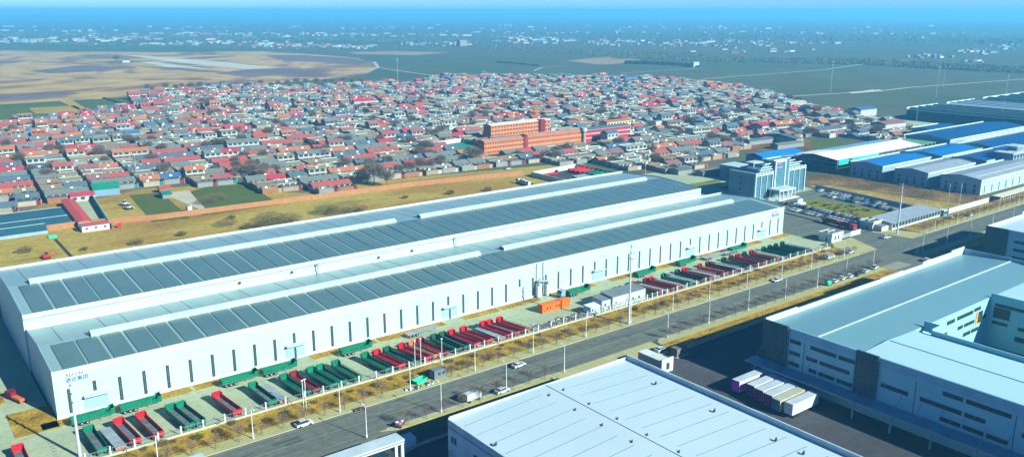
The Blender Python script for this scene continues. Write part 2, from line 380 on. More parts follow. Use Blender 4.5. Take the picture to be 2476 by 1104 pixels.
# rain pipes and dust collector on the wall
for xx in (184.8, 187.8): 
    mb = MB(); mb.cyl((xx - L0, -.35, .3), (xx - L0, -.35, 12.6), .13); mb.build('downpipe', steelg, wa)
dc = thing('dust_collector', 'pair of white dust collector cabinets standing against the warehouse wall', 'dust collector', (184, 223.4, .05))
B('cabinet', steelw, dc, (0, 1.7, 0, 1.3, .5, 4.4)); B('cabinet', steelw, dc, (4.2, 6.0, 0, 1.3, .3, 4.2))
mb = MB(); mb.cyl((.8, .6, 4.4), (.8, .6, 6.6), .5); mb.cyl((3, .6, 1), (3, .6, 7.5), .22); mb.cyl((.8, .6, 6.2), (5, .6, 5.6), .3); mb.cyl((5, .6, 4.2), (5, .6, 5.7), .35); mb.build('duct', steelg, dc)
B('leg', chassis, dc, (0, .15, 0, .15, 0, .5), (1.5, 1.7, 1.1, 1.3, 0, .5))
wb = warehouse('taller long white steel warehouse behind the roadside one, against the dry field', 28.2, 317.4, 262.3, 315.6, 17.0, 18.7, [(34.2, 163.5), (174.8, 306.5)], 1)
B('gutter_joint', steelg, wb, (0, 289, -.35, -.13, 15.9, 16.05))  # thin galvanised strip just below the south parapet
for (x, z) in ((62, 14.8), (80, 15), (127, 14.4), (113, 14.3)):
    mb = MB(); mb.cyl((x, -.2, z), (x, -.75, z - .1), .35, .42, n=10); mb.build('wall_vent', chassis, wb)
for x in (89, 146):
    mb = MB(); mb.cyl((x, -1.2, 12.6), (x, -1.2, 16.0), .2); mb.cyl((x, -1.2, 16.0), (x, -1.2, 16.35), .55, .3); mb.build('flue', steelg, wb)
# lettering on the wall
def text(s, size, loc, m, name, parent, rot=(math.pi / 2, 0, 0), shear=0.0, ext=.04):
    cu = bpy.data.curves.new('lettering', 'FONT'); cu.body = s; cu.size = size; cu.extrude = ext; cu.shear = shear; cu.space_character = 1.15
    o = bpy.data.objects.new('tmp', cu); COL.objects.link(o)
    dg = bpy.context.evaluated_depsgraph_get(); me = bpy.data.meshes.new_from_object(o.evaluated_get(dg))
    bpy.data.objects.remove(o); me.materials.clear(); me.materials.append(m)
    q = bpy.data.objects.new(name, me); COL.objects.link(q); q.location = loc; q.rotation_euler = rot; q.parent = parent
    return q
redp = mat('red_letter_paint', (.36, .01, .02)); bluep = mat('blue_letter_paint', (.005, .09, .42))
for xx in (2.9, 294.7):
    text('SDTG', 1.5, (xx, -.06, 10.75), redp, 'lettering', wa, shear=.25)
    text('通达集团', 1.25, (xx, -.06, 9.35), bluep, 'lettering', wa)

for i in range(13):
    x = 46 + i * 22.5; dcv = thing('drain_cover', 'dark storm drain cover at the factory-side kerb of the road, %s from the left' % nth(i), 'drain cover', (x, 182.4, .031), 0, 'drain covers along the kerb')
    B('grate', chassis, dcv, (-.55, .55, -.4, .4, 0, .02)); B('rim', kerbm, dcv, (-.65, .65, -.5, -.401, 0, .025), (-.65, .65, .401, .5, 0, .025))
pm = mat('fresh_asphalt_patch', (.055, .065, .06), (.07, .08, .07)); pr = random.Random(8); mb = MB()
for i in range(26):
    x = pr.uniform(40, 310); y = pr.uniform(171.5, 182.5); a = pr.uniform(2, 9); b = pr.uniform(.15, 1.2); mb.box(x, x + a, y, min(y + b, 183), .0305, .0335)
for i in range(9): x = 48 + i * 31 + pr.uniform(-6, 6); mb.box(x, x + .12, 170.8, 183.1, .0305, .0335)
mb.build('road_patches', pm, kind='structure')

# ------------------------------------------------------------------ boundary fence with posts along the yard
t = thing('fence', 'low rail fence with white posts between the trailer yard and the planting strip', 'fence', (0, 197.8, 0))
mb = MB(); mb.box(-30, 328, -.18, .18, 0, .55); mb.build('plinth', kerbm, t)
mb = MB()
for z in (.9, 2.0): mb.box(-30, 328, -.04, .04, z, z + .07)
xx = -30
while xx < 328: mb.box(xx, xx + .035, -.02, .02, .55, 2.1); xx += .75
mb.build('railing', steelg, t)
px_ = 8.0; k = 0
while px_ < 330:
    o = MB(); o.box(px_ - .14, px_ + .14, -.14, .14, .551, 2.4); o.box(px_ - .2, px_ + .2, -.2, .2, 2.4, 2.5); o.build('post', steelw, t)
    px_ += 5.35 if px_ < 186 or px_ > 222 else 2.6
# ------------------------------------------------------------------ trailers
grn = mat('green_trailer_paint', (.0, .16, .085), (.0, .11, .06), rough=.45, scale=.6)
dgrn = mat('dark_green_trailer_paint', (.003, .085, .055), (.01, .06, .045), rough=.5, scale=.6)
red = mat('red_trailer_paint', (.50, .006, .022), (.36, .006, .018), rough=.45, scale=.6)
dred = mat('dark_red_trailer_paint', (.17, .008, .02), (.12, .01, .02), rough=.5, scale=.6)
orr = mat('orange_primer_paint', (.55, .13, .05), (.42, .08, .03), rough=.6, scale=.8)
flr = mat('trailer_floor_grey', (.12, .15, .16), (.07, .09, .10), rough=.7, scale=.7)
gry = mat('grey_trailer_paint', (.24, .30, .33), (.18, .24, .28), rough=.55, scale=.5)
def make_trailer(col, style, L=12.2):
    """origin at the rear axle side, +Y is the headboard end"""
    t = thing('semi_trailer', 'x', 'trailer'); w_ = 1.25
    h0, h1 = 1.15, {'high': 2.15, 'low': 1.75, 'flat': 1.25, 'rail': 1.95}[style]
    B('chassis', chassis, t, (-.75, -.5, 0, L - .2, .75, 1.0), (.5, .75, 0, L - .2, .75, 1.0), (-1.1, 1.1, .3, 3.9, .72, .9))
    bd = B('deck', gry if col is gry else ({grn: dgrn, dgrn: dgrn, red: dred, dred: dred}.get(col, flr) if style == 'rail' else flr), t, (-w_, w_, 0, L, 1.0, h0), (-w_, w_, L * .55, L * .55 + .12, h0, h0 + .06), (-w_, w_, L * .3, L * .3 + .1, h0, h0 + .05))
    if style != 'flat':
        for sx in (-1, 1):
            mb = MB(); x = sx * w_
            if style == 'rail':
                mb.box(min(x, x - sx * .07), max(x, x - sx * .07), .05, L - .05, h0, h0 + .42)
                mb.box(min(x, x - sx * .07), max(x, x - sx * .07), .05, L - .05, h1 - .12, h1)
            else: mb.box(min(x, x - sx * .07), max(x, x - sx * .07), .05, L - .05, h0, h1)
            for k in range(11):
                y = .3 + k * (L - .6) / 10; mb.box(min(x - sx * .08, x + sx * .07), max(x - sx * .08, x + sx * .07), y, y + .12, h0 - .1, h1 + (.12 if style == 'rail' else .04))
            mb.build('side_board', col, t)
        B('tailgate', col, t, (-w_, w_, -.12, 0, h0 - .15, h1 + .05), (-.9, -.8, -.17, -.121, h0, h1), (.8, .9, -.17, -.121, h0, h1))
        B('headboard', col, t, (-w_, w_, L, L + .12, h0 - .1, 3.0), (-w_ - .04, -w_ + .06, L - .9, L, h0, 2.7), (w_ - .06, w_ + .04, L - .9, L, h0, 2.7))
    else:
        B('bumper', orr, t, (-1.2, 1.2, -.12, 0, .6, 1.0))
    for k in range(3):
        for sx in (-1, 1):
            mb = MB(); mb.cyl((sx * .72, .9 + k * 1.3, .52), (sx * 1.2, .9 + k * 1.3, .52), .52, n=12); wh = mb.build('wheel', tyre, t)
            mb = MB(); mb.cyl((sx * 1.2, .9 + k * 1.3, .52), (sx * 1.23, .9 + k * 1.3, .52), .24, n=8); mb.build('rim', steelg, wh)
    for sx in (-1, 1): B('landing_leg', steelg, t, (sx * .8 - .08, sx * .8 + .08, L - 3.1, L - 2.95, .05, 1.0))
    return t
COLS = {'g': grn, 'G': dgrn, 'r': red, 'd': dred, 'o': orr, 's': gry}
CNAME = {'g': 'green', 'G': 'dark green', 'r': 'bright red', 'd': 'dark red', 'o': 'orange', 's': 'bare grey'}
SNAME = {'high': 'high-sided', 'low': 'low-sided', 'rail': 'rail-sided', 'flat': 'flatbed'}
PROT = {}
def trailer(ck, style, x, y, rz, label, group, z=.06):
    key = (ck, style)
    if key not in PROT:
        t = make_trailer(COLS[ck], style); PROT[key] = t; t.location = (x, y, z); t.rotation_euler = (0, 0, rz)
    else: t = dup(PROT[key], (x, y, z), rz)
    t['label'] = label; t['group'] = group
    return t
# (x at the tail, lean of the axis, colour, type)
ROW = [(18.0, 0, 'r', 'high'), (33.4, .04, 'g', 'high'), (37.3, .07, 's', 'flat'), (40.7, .07, 'r', 'high'), (45.9, .08, 'r', 'high'), (53.3, .1, 'g', 'high'), (56.0, .1, 'g', 'high'), (65.2, .1, 'r', 'high'),
       (74.5, .06, 'g', 'high'), (77.6, .05, 's', 'flat'), (83.8, .1, 'g', 'rail'), (86.9, .12, 'd', 'rail'), (91.8, .09, 'g', 'rail'), (94.6, .1, 'g', 'rail'), (99.3, .09, 'g', 'rail'), (108.9, .09, 'g', 'rail'), (113.2, .15, 'r', 'rail'), (116.6, .14, 'G', 'rail'),
       (122.3, .2, 'r', 'rail'), (125.0, .14, 'o', 'rail'), (128.0, .12, 'd', 'rail'), (133.0, .1, 'G', 'rail'), (136.0, .1, 'G', 'high'), (139.8, .15, 'r', 'rail'), (144.6, .16, 'r', 'rail'), (149.5, .1, 's', 'flat'), (152.4, .18, 'r', 'rail'), (155.3, .2, 'r', 'low'), (159.3, .2, 'r', 'rail'),
       (218.6, .22, 'G', 'rail'), (221.4, .22, 'r', 'rail'), (225.0, .2, 's', 'flat'), (228.0, .22, 'd', 'rail'), (230.9, .21, 'r', 'rail'), (234.3, .2, 's', 'flat'), (237.9, .22, 'g', 'rail'), (241.6, .2, 's', 'flat'), (245.3, .17, 'G', 'high'), (249.4, .18, 'r', 'rail'), (253.6, .18, 's', 'flat'), (258.6, .2, 'r', 'rail'), (263.6, .2, 'd', 'high'),
       (268.6, .2, 's', 'flat'), (273.6, .22, 'G', 'rail'), (278.2, .2, 'd', 'rail'), (282.4, .2, 'r', 'rail'), (286.9, .2, 'G', 'rail'), (291.5, .18, 'r', 'rail'), (295.6, .18, 's', 'flat'), (299.8, .18, 'g', 'high'), (304.2, .2, 'G', 'high'), (308.6, .2, 'G', 'rail'), (312.8, .16, 'G', 'rail'), (316.9, .16, 's', 'flat')]
grp = 'semi trailers parked in a row along the yard fence'
left_n = {}
for i, (x, ln, ck, st) in enumerate(ROW):
    side = 'left' if x < 200 else 'right'
    key = (side, ck, st); left_n[key] = left_n.get(key, 0) + 1
    tot = sum(1 for r in ROW if (('left' if r[0] < 200 else 'right') == side and r[2] == ck and r[3] == st))
    where = '%s of the orange container' % side
    lab = '%s %s trailer %s' % (CNAME[ck], SNAME[st], where) + ('' if tot == 1 else ', %s such from the left' % nth(left_n[key] - 1))
    trailer(ck, st, x, 198.75, ln + (.0 if i % 3 else .015), lab, grp)
WALLT = [(40.5, 219.3, 'g'), (51.9, 219.2, 'g'), (78.0, 219, 'g'), (89.5, 218.8, 'g'), (113.7, 218.6, 'g'), (203.6, 218.4, 'g'), (239.5, 219.3, 'g'), (263.6, 219.4, 'g'), (296.4, 219.3, 'g')]
for i, (x, y, ck) in enumerate(WALLT):
    t = make_trailer(grn, 'high', 9.9) if i == 0 else dup(wt0, (0, 0, 0))
    if i == 0: wt0 = t
    t.location = (x, y, .06); t.rotation_euler = (0, 0, math.pi / 2)
    t['label'] = 'short green trailer parked lengthwise under the warehouse wall, %s from the left' % nth(i); t['group'] = 'green trailers along the warehouse wall'
    t.location.x = x - 9.9 + 0; t.rotation_euler = (0, 0, -math.pi / 2)
for i, (x, y) in enumerate(((127, 219.6), (269, 218.9), (281, 218.5))):
    t = dup(PROT[('s', 'flat')], (x, y, .06), -math.pi / 2 + .03, 'grey flatbed lying along the warehouse wall, %s from the left' % nth(i), 'grey flatbeds along the warehouse wall')
# tractor + green box at the dust collector
grp = None
def make_truck_cab(col, label, loc, rz):
    t = thing('truck_tractor', label, 'truck', loc, rz)
    B('chassis', chassis, t, (-.5, .5, -4.5, 1.0, .7, 1.0))
    mb = MB(); mb.xprism([(-.9, .9), (1.1, .9), (1.15, 1.9), (.85, 2.9), (-.9, 3.05)], -1.2, 1.2); c = mb.build('cab', col, t)
    mb = MB(); mb.quad((-1.05, 1.18, 1.95), (1.05, 1.18, 1.95), (1.05, .91, 2.8), (-1.05, .91, 2.8)); mb.build('windscreen', glassd, c)
    for y in (.3, -2.6, -3.9):
        for sx in (-1, 1): mb = MB(); mb.cyl((sx * .75, y, .52), (sx * 1.2, y, .52), .52, n=12); mb.build('wheel', tyre, t)
    return t
make_truck_cab(mat('steel_blue_paint', (.20, .30, .38), rough=.4), 'steel blue truck tractor coupled to the green trailer beside the dust collector', (191.3, 219, .06), math.pi / 2 + .05)
for i, (x, y) in enumerate(((308.5, 394), (309, 390.5), (308.2, 387), (307.8, 383.5))):
    make_truck_cab(mat('dusty_white_paint', (.45, .5, .52), rough=.5), 'white truck tractor on the dry field behind the far warehouse, %s from the back' % nth(i), (x, y, .06), math.pi / 2)
# ------------------------------------------------------------------ containers, sheds in the yard
def container(name, label, cat, loc, rz, L, wd, h, m, wins=(), door=True):
    t = thing(name, label, cat, loc, rz)
    mb = MB(); mb.box(0, L, 0, wd, .15, h)
    n = int(L / .6)
    for k in range(n): mb.box(.1 + k * L / n, .1 + k * L / n + .28, -.05, 0, .3, h - .2)
    mb.build('body', m, t)
    B('corner_frame', m, t, (-.06, .1, -.09, .06, 0, h + .06), (L - .1, L + .06, -.09, .06, 0, h + .06), (-.06, L + .06, -.09, .06, h - .1, h + .05), (-.06, .1, wd - .06, wd + .09, 0, h + .06), (L - .1, L + .06, wd - .06, wd + .09, 0, h + .06))
    for a, b in wins: B('window', glassd, t, (a, a + b, -.1, -.055, 1.1, 1.9))
    if door: B('door', m, t, (-.12, -.06, .3, wd - .3, .3, h - .3))
    return t
orc = mat('orange_container_paint', (.66, .125, .004), (.58, .11, .004), rough=.5, scale=.3)
container('shipping_container', 'bright orange shipping container with small dark windows in the middle of the yard', 'container', (175.2, 210.3, .06), .0, 12.4, 2.5, 2.9, orc, ((1.9, .7), (3.3, .6), (6.0, .5), (7.2, .6)))
def flat_house(label, loc, L, wd, h, wallm, roofm_, wins=(), cat='building', name='site_building', over=.2, rz=0, door=None, winy=(1.2, 2.0)):
    t = thing(name, label, cat, loc, rz)
    B('wall', wallm, t, (0, L, 0, wd, 0, h))
    mb = MB(); mb.xprism([(-over, h + .02), (wd + over, h + .35), (wd + over, h + .5), (-over, h + .17)], -over, L + over); mb.build('roof', roofm_, t)
    for a, b in wins:
        wn = B('window', glassd, t, (a, a + b, -.04, -.005, *winy)); B('sill', frame, wn, (a - .08, a + b + .08, -.12, -.041, winy[0] - .1, winy[0]))
    if door: B('door', mat('blue_grey_door', (.12, .2, .26)), t, (door, door + 1.0, -.06, -.01, .02, 2.1))
    return t
greyroof = mat('dark_grey_sheet_roof', (.15, .19, .21), (.12, .16, .18), rough=.6, scale=.3)
palewall = mat('pale_panel_wall', (.38, .46, .50), rough=.6)
flat_house('long white flat-roofed site building with small windows by the fence', (198, 199.6, .06), 16.3, 6.3, 3.9, palewall, greyroof, ((1.2, .8), (6.4, .8), (9.6, .8), (12.6, .8)), over=.15)
flat_house('lower grey-roofed extension joined to the left end of the site building', (193.6, 200.4, .06), 4.3, 5.2, 3.2, palewall, greyroof, ((1.3, .8),), over=.1)
flat_house('small pale blue hut at the left of the site buildings', (187.0, 199.3, .06), 4.8, 3.2, 2.4, mat('light_blue_panel', (.42, .58, .68)), mat('pale_roof', (.52, .60, .58)), ((.9, .7),), over=.05)
# scrap heap
mb = MB(); scrapm = [mat('scrap_rust', (.16, .10, .06)), mat('scrap_pale', (.42, .44, .40)), mat('scrap_dark', (.05, .06, .07)), mat('scrap_blue', (.08, .16, .2))]
for k in range(420):
    x, y = U(163, 190), 199.2 + abs(random.gauss(0, 1.3)); 
    mb.T = rotT(x, y, U(0, 3.1), .06) @ Matrix.Rotation(U(-.6, .6), 4, 'X'); l = U(.4, 2.4)
    mb.box(-l / 2, l / 2, -U(.03, .2), U(.03, .2), 0, U(.1, .9), random.randrange(4))
o = mb.build('scrap_heap', scrapm, kind='stuff'); tag(o, 'tangle of scrap metal and offcuts heaped along the fence below the orange container', 'scrap')

# ------------------------------------------------------------------ poles and lamps
def lamp(proto=[None], x=0, y=0, rz=0, label='', group=None):
    if proto[0] is None:
        t = thing('street_lamp', label, 'street lamp', (x, y, .15), rz, group)
        mb = MB(); mb.cyl((0, 0, 0), (0, 0, 8), .13, .08); mb.cyl((0, 0, 0), (0, 0, .8), .2, .2); mb.build('pole', steelw, t)
        mb = MB(); mb.cyl((0, 0, 7.9), (0, -1.3, 8.25), .06); mb.build('arm', steelw, t)
        mb = MB(); mb.box(-.16, .16, -2.0, -1.1, 8.2, 8.34); mb.build('lamp_head', steelw, t); proto[0] = t
        return t
    return dup(proto[0], (x, y, .15), rz, label, group)
NL = [42, 64, 87, 108, 129.5, 151, 172.5, 192.5, 213, 232.3, 253.7, 275.3, 295, 318.6, 395, 417, 440, 462, 485, 508, 530]
SL_ = [86, 107.5, 128.5, 149.3, 192.5, 212.5, 233.3, 254.5, 274.3, 293.4, 312.8, 352, 373, 395, 417, 439, 462, 485, 508]
for i, x in enumerate(NL): lamp(x=x, y=185.4, rz=0, label='white street lamp on the factory side of the road, %s from left' % nth(i), group='street lamps along the road')
for i, x in enumerate(SL_): lamp(x=x, y=169.2, rz=math.pi, label='white street lamp on the far-from-factory side of the road, %s from left' % nth(i), group='street lamps along the road')
for i, (px, py) in enumerate(((735, 993), (741, 990), (1069, 885), (1004, 890), (1018, 884))):
    x, y = G(px, py); t = thing('flood_light_pole', 'slim white pole rising behind the yard fence, %s from the left' % nth(i), 'pole', (x, y, 0))
    mb = MB(); mb.cyl((0, 0, 0), (0, 0, 8.5), .11, .08); mb.build('pole', steelw, t); B('lamp_head', steelw, t, (-.3, .3, -.12, .12, 8.5, 8.7))
def pylon(x, y, h, label):
    t = thing('power_pole', label, 'power pole', (x, y, 0))
    mb = MB(); mb.cyl((0, 0, 0), (0, 0, h), .42, .2, n=10); mb.build('shaft', mat('pale_concrete_pole', (.42, .48, .50), rough=.7), t)
    for z in (h - .8, h - 2.9, h - 5.0):
        B('crossarm', steelg, t, (-.08, .08, -1.5, 1.5, z, z + .12))
        for s_ in (-1.4, 1.4): mb = MB(); mb.cyl((0, s_, z + .12), (0, s_, z + .6), .08); mb.build('insulator', palewall, t)
    mb = MB()
    for z in range(8, int(h) - 5, 2): mb.box(-.35, .35, -.03, .03, z, z + .06)
    mb.build('step_iron', steelg, t)
    return t
x, y = G(194, 1104); pylon(x, y, 19.0, 'tall grey power pole in front of the left end of the warehouse')
x, y = G(1520, 783); pylon(x, y, 27.5, 'tallest grey power pole by the white site building')
x, y = G(2169, 566); pylon(x, y, 24, 'grey power pole beside the car park entrance')
for i, (px, py, h) in enumerate(((2008, 222, 40), (2263, 236, 38), (2280, 213, 30), (962, 200, 36), (1133, 332, 13), (1090, 345, 10), (330, 420, 14), (1752, 385, 13), (1794, 360, 13), (2318, 506, 14), (2290, 508, 14), (560, 330, 10), (2430, 246, 32), (2420, 300, 22), (2215, 300, 18), (300, 410, 12), (90, 330, 14), (820, 320, 12), (1460, 395, 12), (1560, 420, 12))):
    x, y = G(px, py); t = thing('utility_pole', 'thin pale utility pole %s, number-free wooden-looking shaft with a crossarm' % ['standing alone in the far field'][0], 'utility pole', (x, y, 0))
    t['label'] = ['tall lattice-thin pole in the far field behind the village right edge', 'tall thin pole in the field behind the dark sawtooth halls', 'thin pole just beyond the tall one behind the dark halls', 'tall thin pole in the field behind the village middle',
                  'thin pole among roofs left of the green playground', 'short thin pole among roofs above the far warehouse middle', 'thin pole at the alley end near the large terracotta roof', 'thin pole left of the blue-roofed building', 'thin pole behind the blue-roofed building',
                  'thin pole on dry ground right of the long grey shed', 'thin pole on dry ground just behind the long grey shed', 'thin pole among roofs above the left green field', 'thin pole in front of the farthest dark hall', 'thin pole beside the dark hall wall', 'thin pole at the left corner of the dark hall',
                  'thin pole beside the alley right of the green-roofed house', 'thin pole in the far-left village rows', 'thin pole in the middle of the left village', 'thin pole below the orange school', 'thin pole among roofs right of the storage yard'][i]
    mb = MB(); mb.cyl((0, 0, 0), (0, 0, h), .08 + h * .004, .06 + h * .002); mb.build('shaft', MATS['pale_concrete_pole'], t)
    B('crossarm', steelg, t, (-h * .03, h * .03, -.1, .1, h * .93, h * .95), (-h * .025, h * .025, -.1, .1, h * .85, h * .87))

# ------------------------------------------------------------------ trees
def twigs(mb, n, rad, zc, hz, l, wdt=.05, m=0, rnd=random):
    for _ in range(n):
        while True:
            p = Vector((rnd.uniform(-1, 1), rnd.uniform(-1, 1), rnd.uniform(-1, 1)))
            if .05 < p.length < 1: break
        q = Vector((p.x * rad, p.y * rad, zc + p.z * hz))
        d = (Vector((p.x, p.y, p.z * .6 + .55)) + Vector((rnd.gauss(0, .35), rnd.gauss(0, .35), rnd.gauss(0, .3)))).normalized() * l * rnd.uniform(.6, 1.4)
        s_ = d.orthogonal().normalized(); s_.rotate(Matrix.Rotation(rnd.uniform(0, 6.3), 3, d.normalized())); s_ *= wdt * rnd.uniform(.6, 1.5)
        mb.add([tuple(q - s_), tuple(q + s_), tuple(q + d)], [(0, 1, 2)], m)
def make_tree(name, label, cat, h, rad, nt_, tw, bark, stakes=False, seed=1, wdt=.05, l=.9, trunkr=.09):
    rnd = random.Random(seed); t = thing(name, label, cat)
    mb = MB(); mb.cyl((0, 0, 0), (0, 0, h * .5), trunkr, trunkr * .7, n=6)
    for k in range(9):
        a = rnd.uniform(0, 6.28); z0 = h * rnd.uniform(.35, .55); e = (math.cos(a) * rad * .6, math.sin(a) * rad * .6, h * rnd.uniform(.7, .92))
        mb.cyl((0, 0, z0), e, trunkr * .45, trunkr * .15, n=4)
        for j in range(3):
            f = rnd.uniform(.4, .9); b0 = [e[0] * f, e[1] * f, z0 + (e[2] - z0) * f]; a2 = rnd.uniform(0, 6.28)
            mb.cyl(tuple(b0), (b0[0] + math.cos(a2) * rad * .4, b0[1] + math.sin(a2) * rad * .4, b0[2] + h * .14), trunkr * .2, trunkr * .08, n=3)
    mb.build('trunk', bark, t)
    mb = MB(); twigs(mb, nt_, rad, h * .68, h * .3, l, wdt, 0, rnd); mb.build('crown', tw, t)
    if stakes:
        mb = MB()
        for k in range(3):
            a = k * 2.09 + .4; mb.cyl((math.cos(a) * .9, math.sin(a) * .9, 0), (0, 0, 1.7), .035, n=4)
        mb.build('stake', woodm, t)
    return t
far_hide = []
ST = [make_tree('street_tree', 'x', 'tree', 4.3, 1.35, 400, twig, woodm, True, s, wdt=.025, l=.7, trunkr=.07) for s in (1, 2, 3)]
ST_used = [0, 0, 0]
def place_tree(protos, used, i, x, y, z, label, group, sc=1.0, rz=0):
    k = i % len(protos)
    if used[k] == 0:
        t = protos[k]; used[k] = 1; t.location = (x, y, z); t.rotation_euler = (0, 0, rz); t.scale = (sc, sc, sc); t['label'] = label; t['group'] = group
        return t
    return dup(protos[k], (x, y, z), rz, label, group, sc)
i = 0; x = 33.0
while x < 328:
    if not (192 < x < 196) and not (104 < x < 121):
        place_tree(ST, ST_used, i, x, 186.0, .15, 'young bare street tree with stakes on the factory-side pavement, %s from the left' % nth(i), 'young bare street trees', U(.8, 1.1), U(0, 6)); i += 1
    x += 5.55
j = 0; x = 97.0
while x < 318:
    if not 146 < x < 190:
        place_tree(ST, ST_used, j, x, 168.9, .15, 'young bare street tree with stakes on the far-side pavement, %s from the left' % nth(j), 'young bare street trees', U(.8, 1.1), U(0, 6)); j += 1
    x += 5.6
j = 0
for x in [386 + 6.2 * k for k in range(20)]:
    place_tree(ST, ST_used, j, x, 186.2, .15, 'bare street tree beyond the junction on the factory side, %s from the left' % nth(j), 'young bare street trees', U(.9, 1.2), U(0, 6)); j += 1
# shrubs in the planting strip
bushm = mat('dry_shrub_leaves', (.09, .075, .035), (.16, .13, .05), rough=.95, scale=1.0)
greenb = mat('olive_shrub_leaves', (.05, .07, .02), (.12, .12, .03), rough=.95, scale=1.0)
def make_bush(m, seed, rad=.9, h=.9, n=260):
    t = thing('shrub', 'x', 'shrub'); mb = MB(); rnd = random.Random(seed); twigs(mb, n, rad, h * .55, h * .5, .3, .06, 0, rnd); mb.build('foliage', m, t)
    mb = MB(); mb.cyl((0, 0, 0), (0, 0, h * .6), .05, .03, n=5); mb.build('stem', woodm, t); return t
SB = [make_bush(bushm, 5), make_bush(greenb, 6), make_bush(bushm, 7, 1.3, .8, 340)]; sbu = [0, 0, 0]
for i in range(64):
    x = 36 + i * 4.5 + U(-1.5, 1.5); y = U(190, 196.3)
    place_tree(SB, sbu, i, x, y, .13, 'dry shrub in the roadside planting strip, %s from the left' % nth(i), 'shrubs in the planting strip', U(.6, 1.3), U(0, 6))
# big bare bushes and trees behind the far warehouse
VT = [make_tree('bare_tree', 'x', 'tree', 7.5, 3.6, 1500, twig2, woodm, False, s, wdt=.05, l=1.5, trunkr=.2) for s in (11, 12, 13)]
vtu = [0, 0, 0]
BIG = [((905, 448), 2.1, 'large dark bare tree spreading at the village edge above the far warehouse'), ((935, 450), 1.5, 'bare tree right beside the large dark one at the village edge'), ((880, 446), 1.4, 'bare tree at the left side of the large dark one'),
       ((1150, 395), 1.6, 'bare tree before the left end of the orange school'), ((1135, 385), 1.3, 'bare tree between the green playground and the orange school'), ((610, 420), 1.4, 'bare tree at the front of the village above the right wheat field'),
       ((510, 262), 1.8, 'wide bare tree in the back of the village left part'), ((490, 258), 1.5, 'bare tree left of the wide one in the back of the village'), ((240, 385), 1.3, 'bare thicket in a walled garden among the left rows'), ((1455, 285), 1.6, 'bare tree behind the orange school'),
       ((1720, 350), 1.5, 'dark bare tree left of the orange walls near the blue roof'), ((1750, 352), 1.2, 'small dark bare tree near the orange walls'), ((990, 420), 1.2, 'bare tree right of the large dark one'), ((1255, 262), 1.4, 'bare tree in the middle back of the village')]
for i, ((px, py), sc, lab) in enumerate(BIG):
    x, y = G(px, py); place_tree(VT, vtu, i, x, y, 0, lab, 'bare trees in and around the village', sc * .85, U(0, 6))

# ------------------------------------------------------------------ cars
def make_car(col, suv=False):
    t = thing('parked_car', 'x', 'car'); L = 4.5; w_ = .88; h = 1.7 if suv else 1.45
    mb = MB()
    prof = [(-2.2, .35), (2.2, .35), (2.25, .75), (1.35, .95), (-2.15, 1.0), (-2.25, .7)]     # (x, z) side outline
    n = len(prof)
    vs = [(p[0], -w_, p[1]) for p in prof] + [(p[0], w_, p[1]) for p in prof]
    mb.add(vs, [(k, (k + 1) % n, n + (k + 1) % n, n + k) for k in range(n)] + [tuple(range(n - 1, -1, -1)), tuple(range(n, 2 * n))])
    rb = -2.0 if suv else -1.7
    mb.add([(-1.2, -.68, h), (.35, -.68, h), (.35, .68, h), (-1.2, .68, h), (-1.3, -.7, h - .06), (.5, -.7, h - .06), (.5, .7, h - .06), (-1.3, .7, h - .06)],
           [(0, 1, 2, 3), (4, 5, 1, 0), (5, 6, 2, 1), (6, 7, 3, 2), (7, 4, 0, 3)])
    bd = mb.build('body', col, t)
    mb = MB(); a = [(rb, -.8, .98), (1.25, -.8, .96), (1.25, .8, .96), (rb, .8, .98)]; b = [(-1.3, -.69, h - .06), (.5, -.69, h - .06), (.5, .69, h - .06), (-1.3, .69, h - .06)]
    mb.add(a + b, [(0, 1, 5, 4), (1, 2, 6, 5), (2, 3, 7, 6), (3, 0, 4, 7)]); mb.build('glass', glassd, t)
    for sx in (-1.35, 1.4):
        for sy in (-1, 1):
            mb = MB(); mb.cyl((sx, sy * .62, .32), (sx, sy * .9, .32), .32, n=12); mb.build('wheel', tyre, t)
    for sy in (-.6, .6): B('headlight', palewall, t, (2.18, 2.27, sy - .18, sy + .18, .58, .74))
    return t
cw = mat('white_car_paint', (.46, .52, .54), rough=.25, spec=.6); ck = mat('black_car_paint', (.02, .022, .028), rough=.25, spec=.6); cs = mat('silver_car_paint', (.36, .40, .43), rough=.3, metal=.4); cr = mat('dark_red_car_paint', (.28, .02, .03), rough=.3); cb = mat('blue_car_paint', (.05, .12, .25), rough=.3)
CP = {}
def car(kind, x, y, rz, label, group, z=.085):
    if kind not in CP:
        CP[kind] = t = make_car({'w': cw, 'k': ck, 's': cs, 'r': cr, 'b': cb, 'W': cw}[kind], kind == 'W'); t.location = (x, y, z); t.rotation_euler = (0, 0, rz)
    else: t = dup(CP[kind], (x, y, z), rz)
    t['label'] = label; t['group'] = group; return t
KN = {'w': 'white', 'k': 'black', 's': 'silver', 'r': 'dark red', 'b': 'dark blue', 'W': 'white'}
def lotrow(a, b, n, pat, rz, where, skip=()):
    A = G(*a); Bq = G(*b); c = {}
    for k in range(n):
        if k in skip: continue
        kd = pat[k % len(pat)]; c[kd] = c.get(kd, 0) + 1
        f = k / (n - 1); car(kd, A[0] + (Bq[0] - A[0]) * f, A[1] + (Bq[1] - A[1]) * f, rz + U(-.05, .05), '%s car, %s %s one from the office, %s' % (KN[kd], nth(c[kd] - 1), KN[kd], where), 'cars in the office car park')
lotrow((1897, 493), (2085, 534), 22, 'wkwwsbkwksswwwkwrwwsk', 0, 'lot row between factory and lawn', (2,))
lotrow((1918, 509), (2070, 543), 16, 'wwsbwwswkwwwwskww', math.pi, 'lot row behind the red truck', (2, 7))
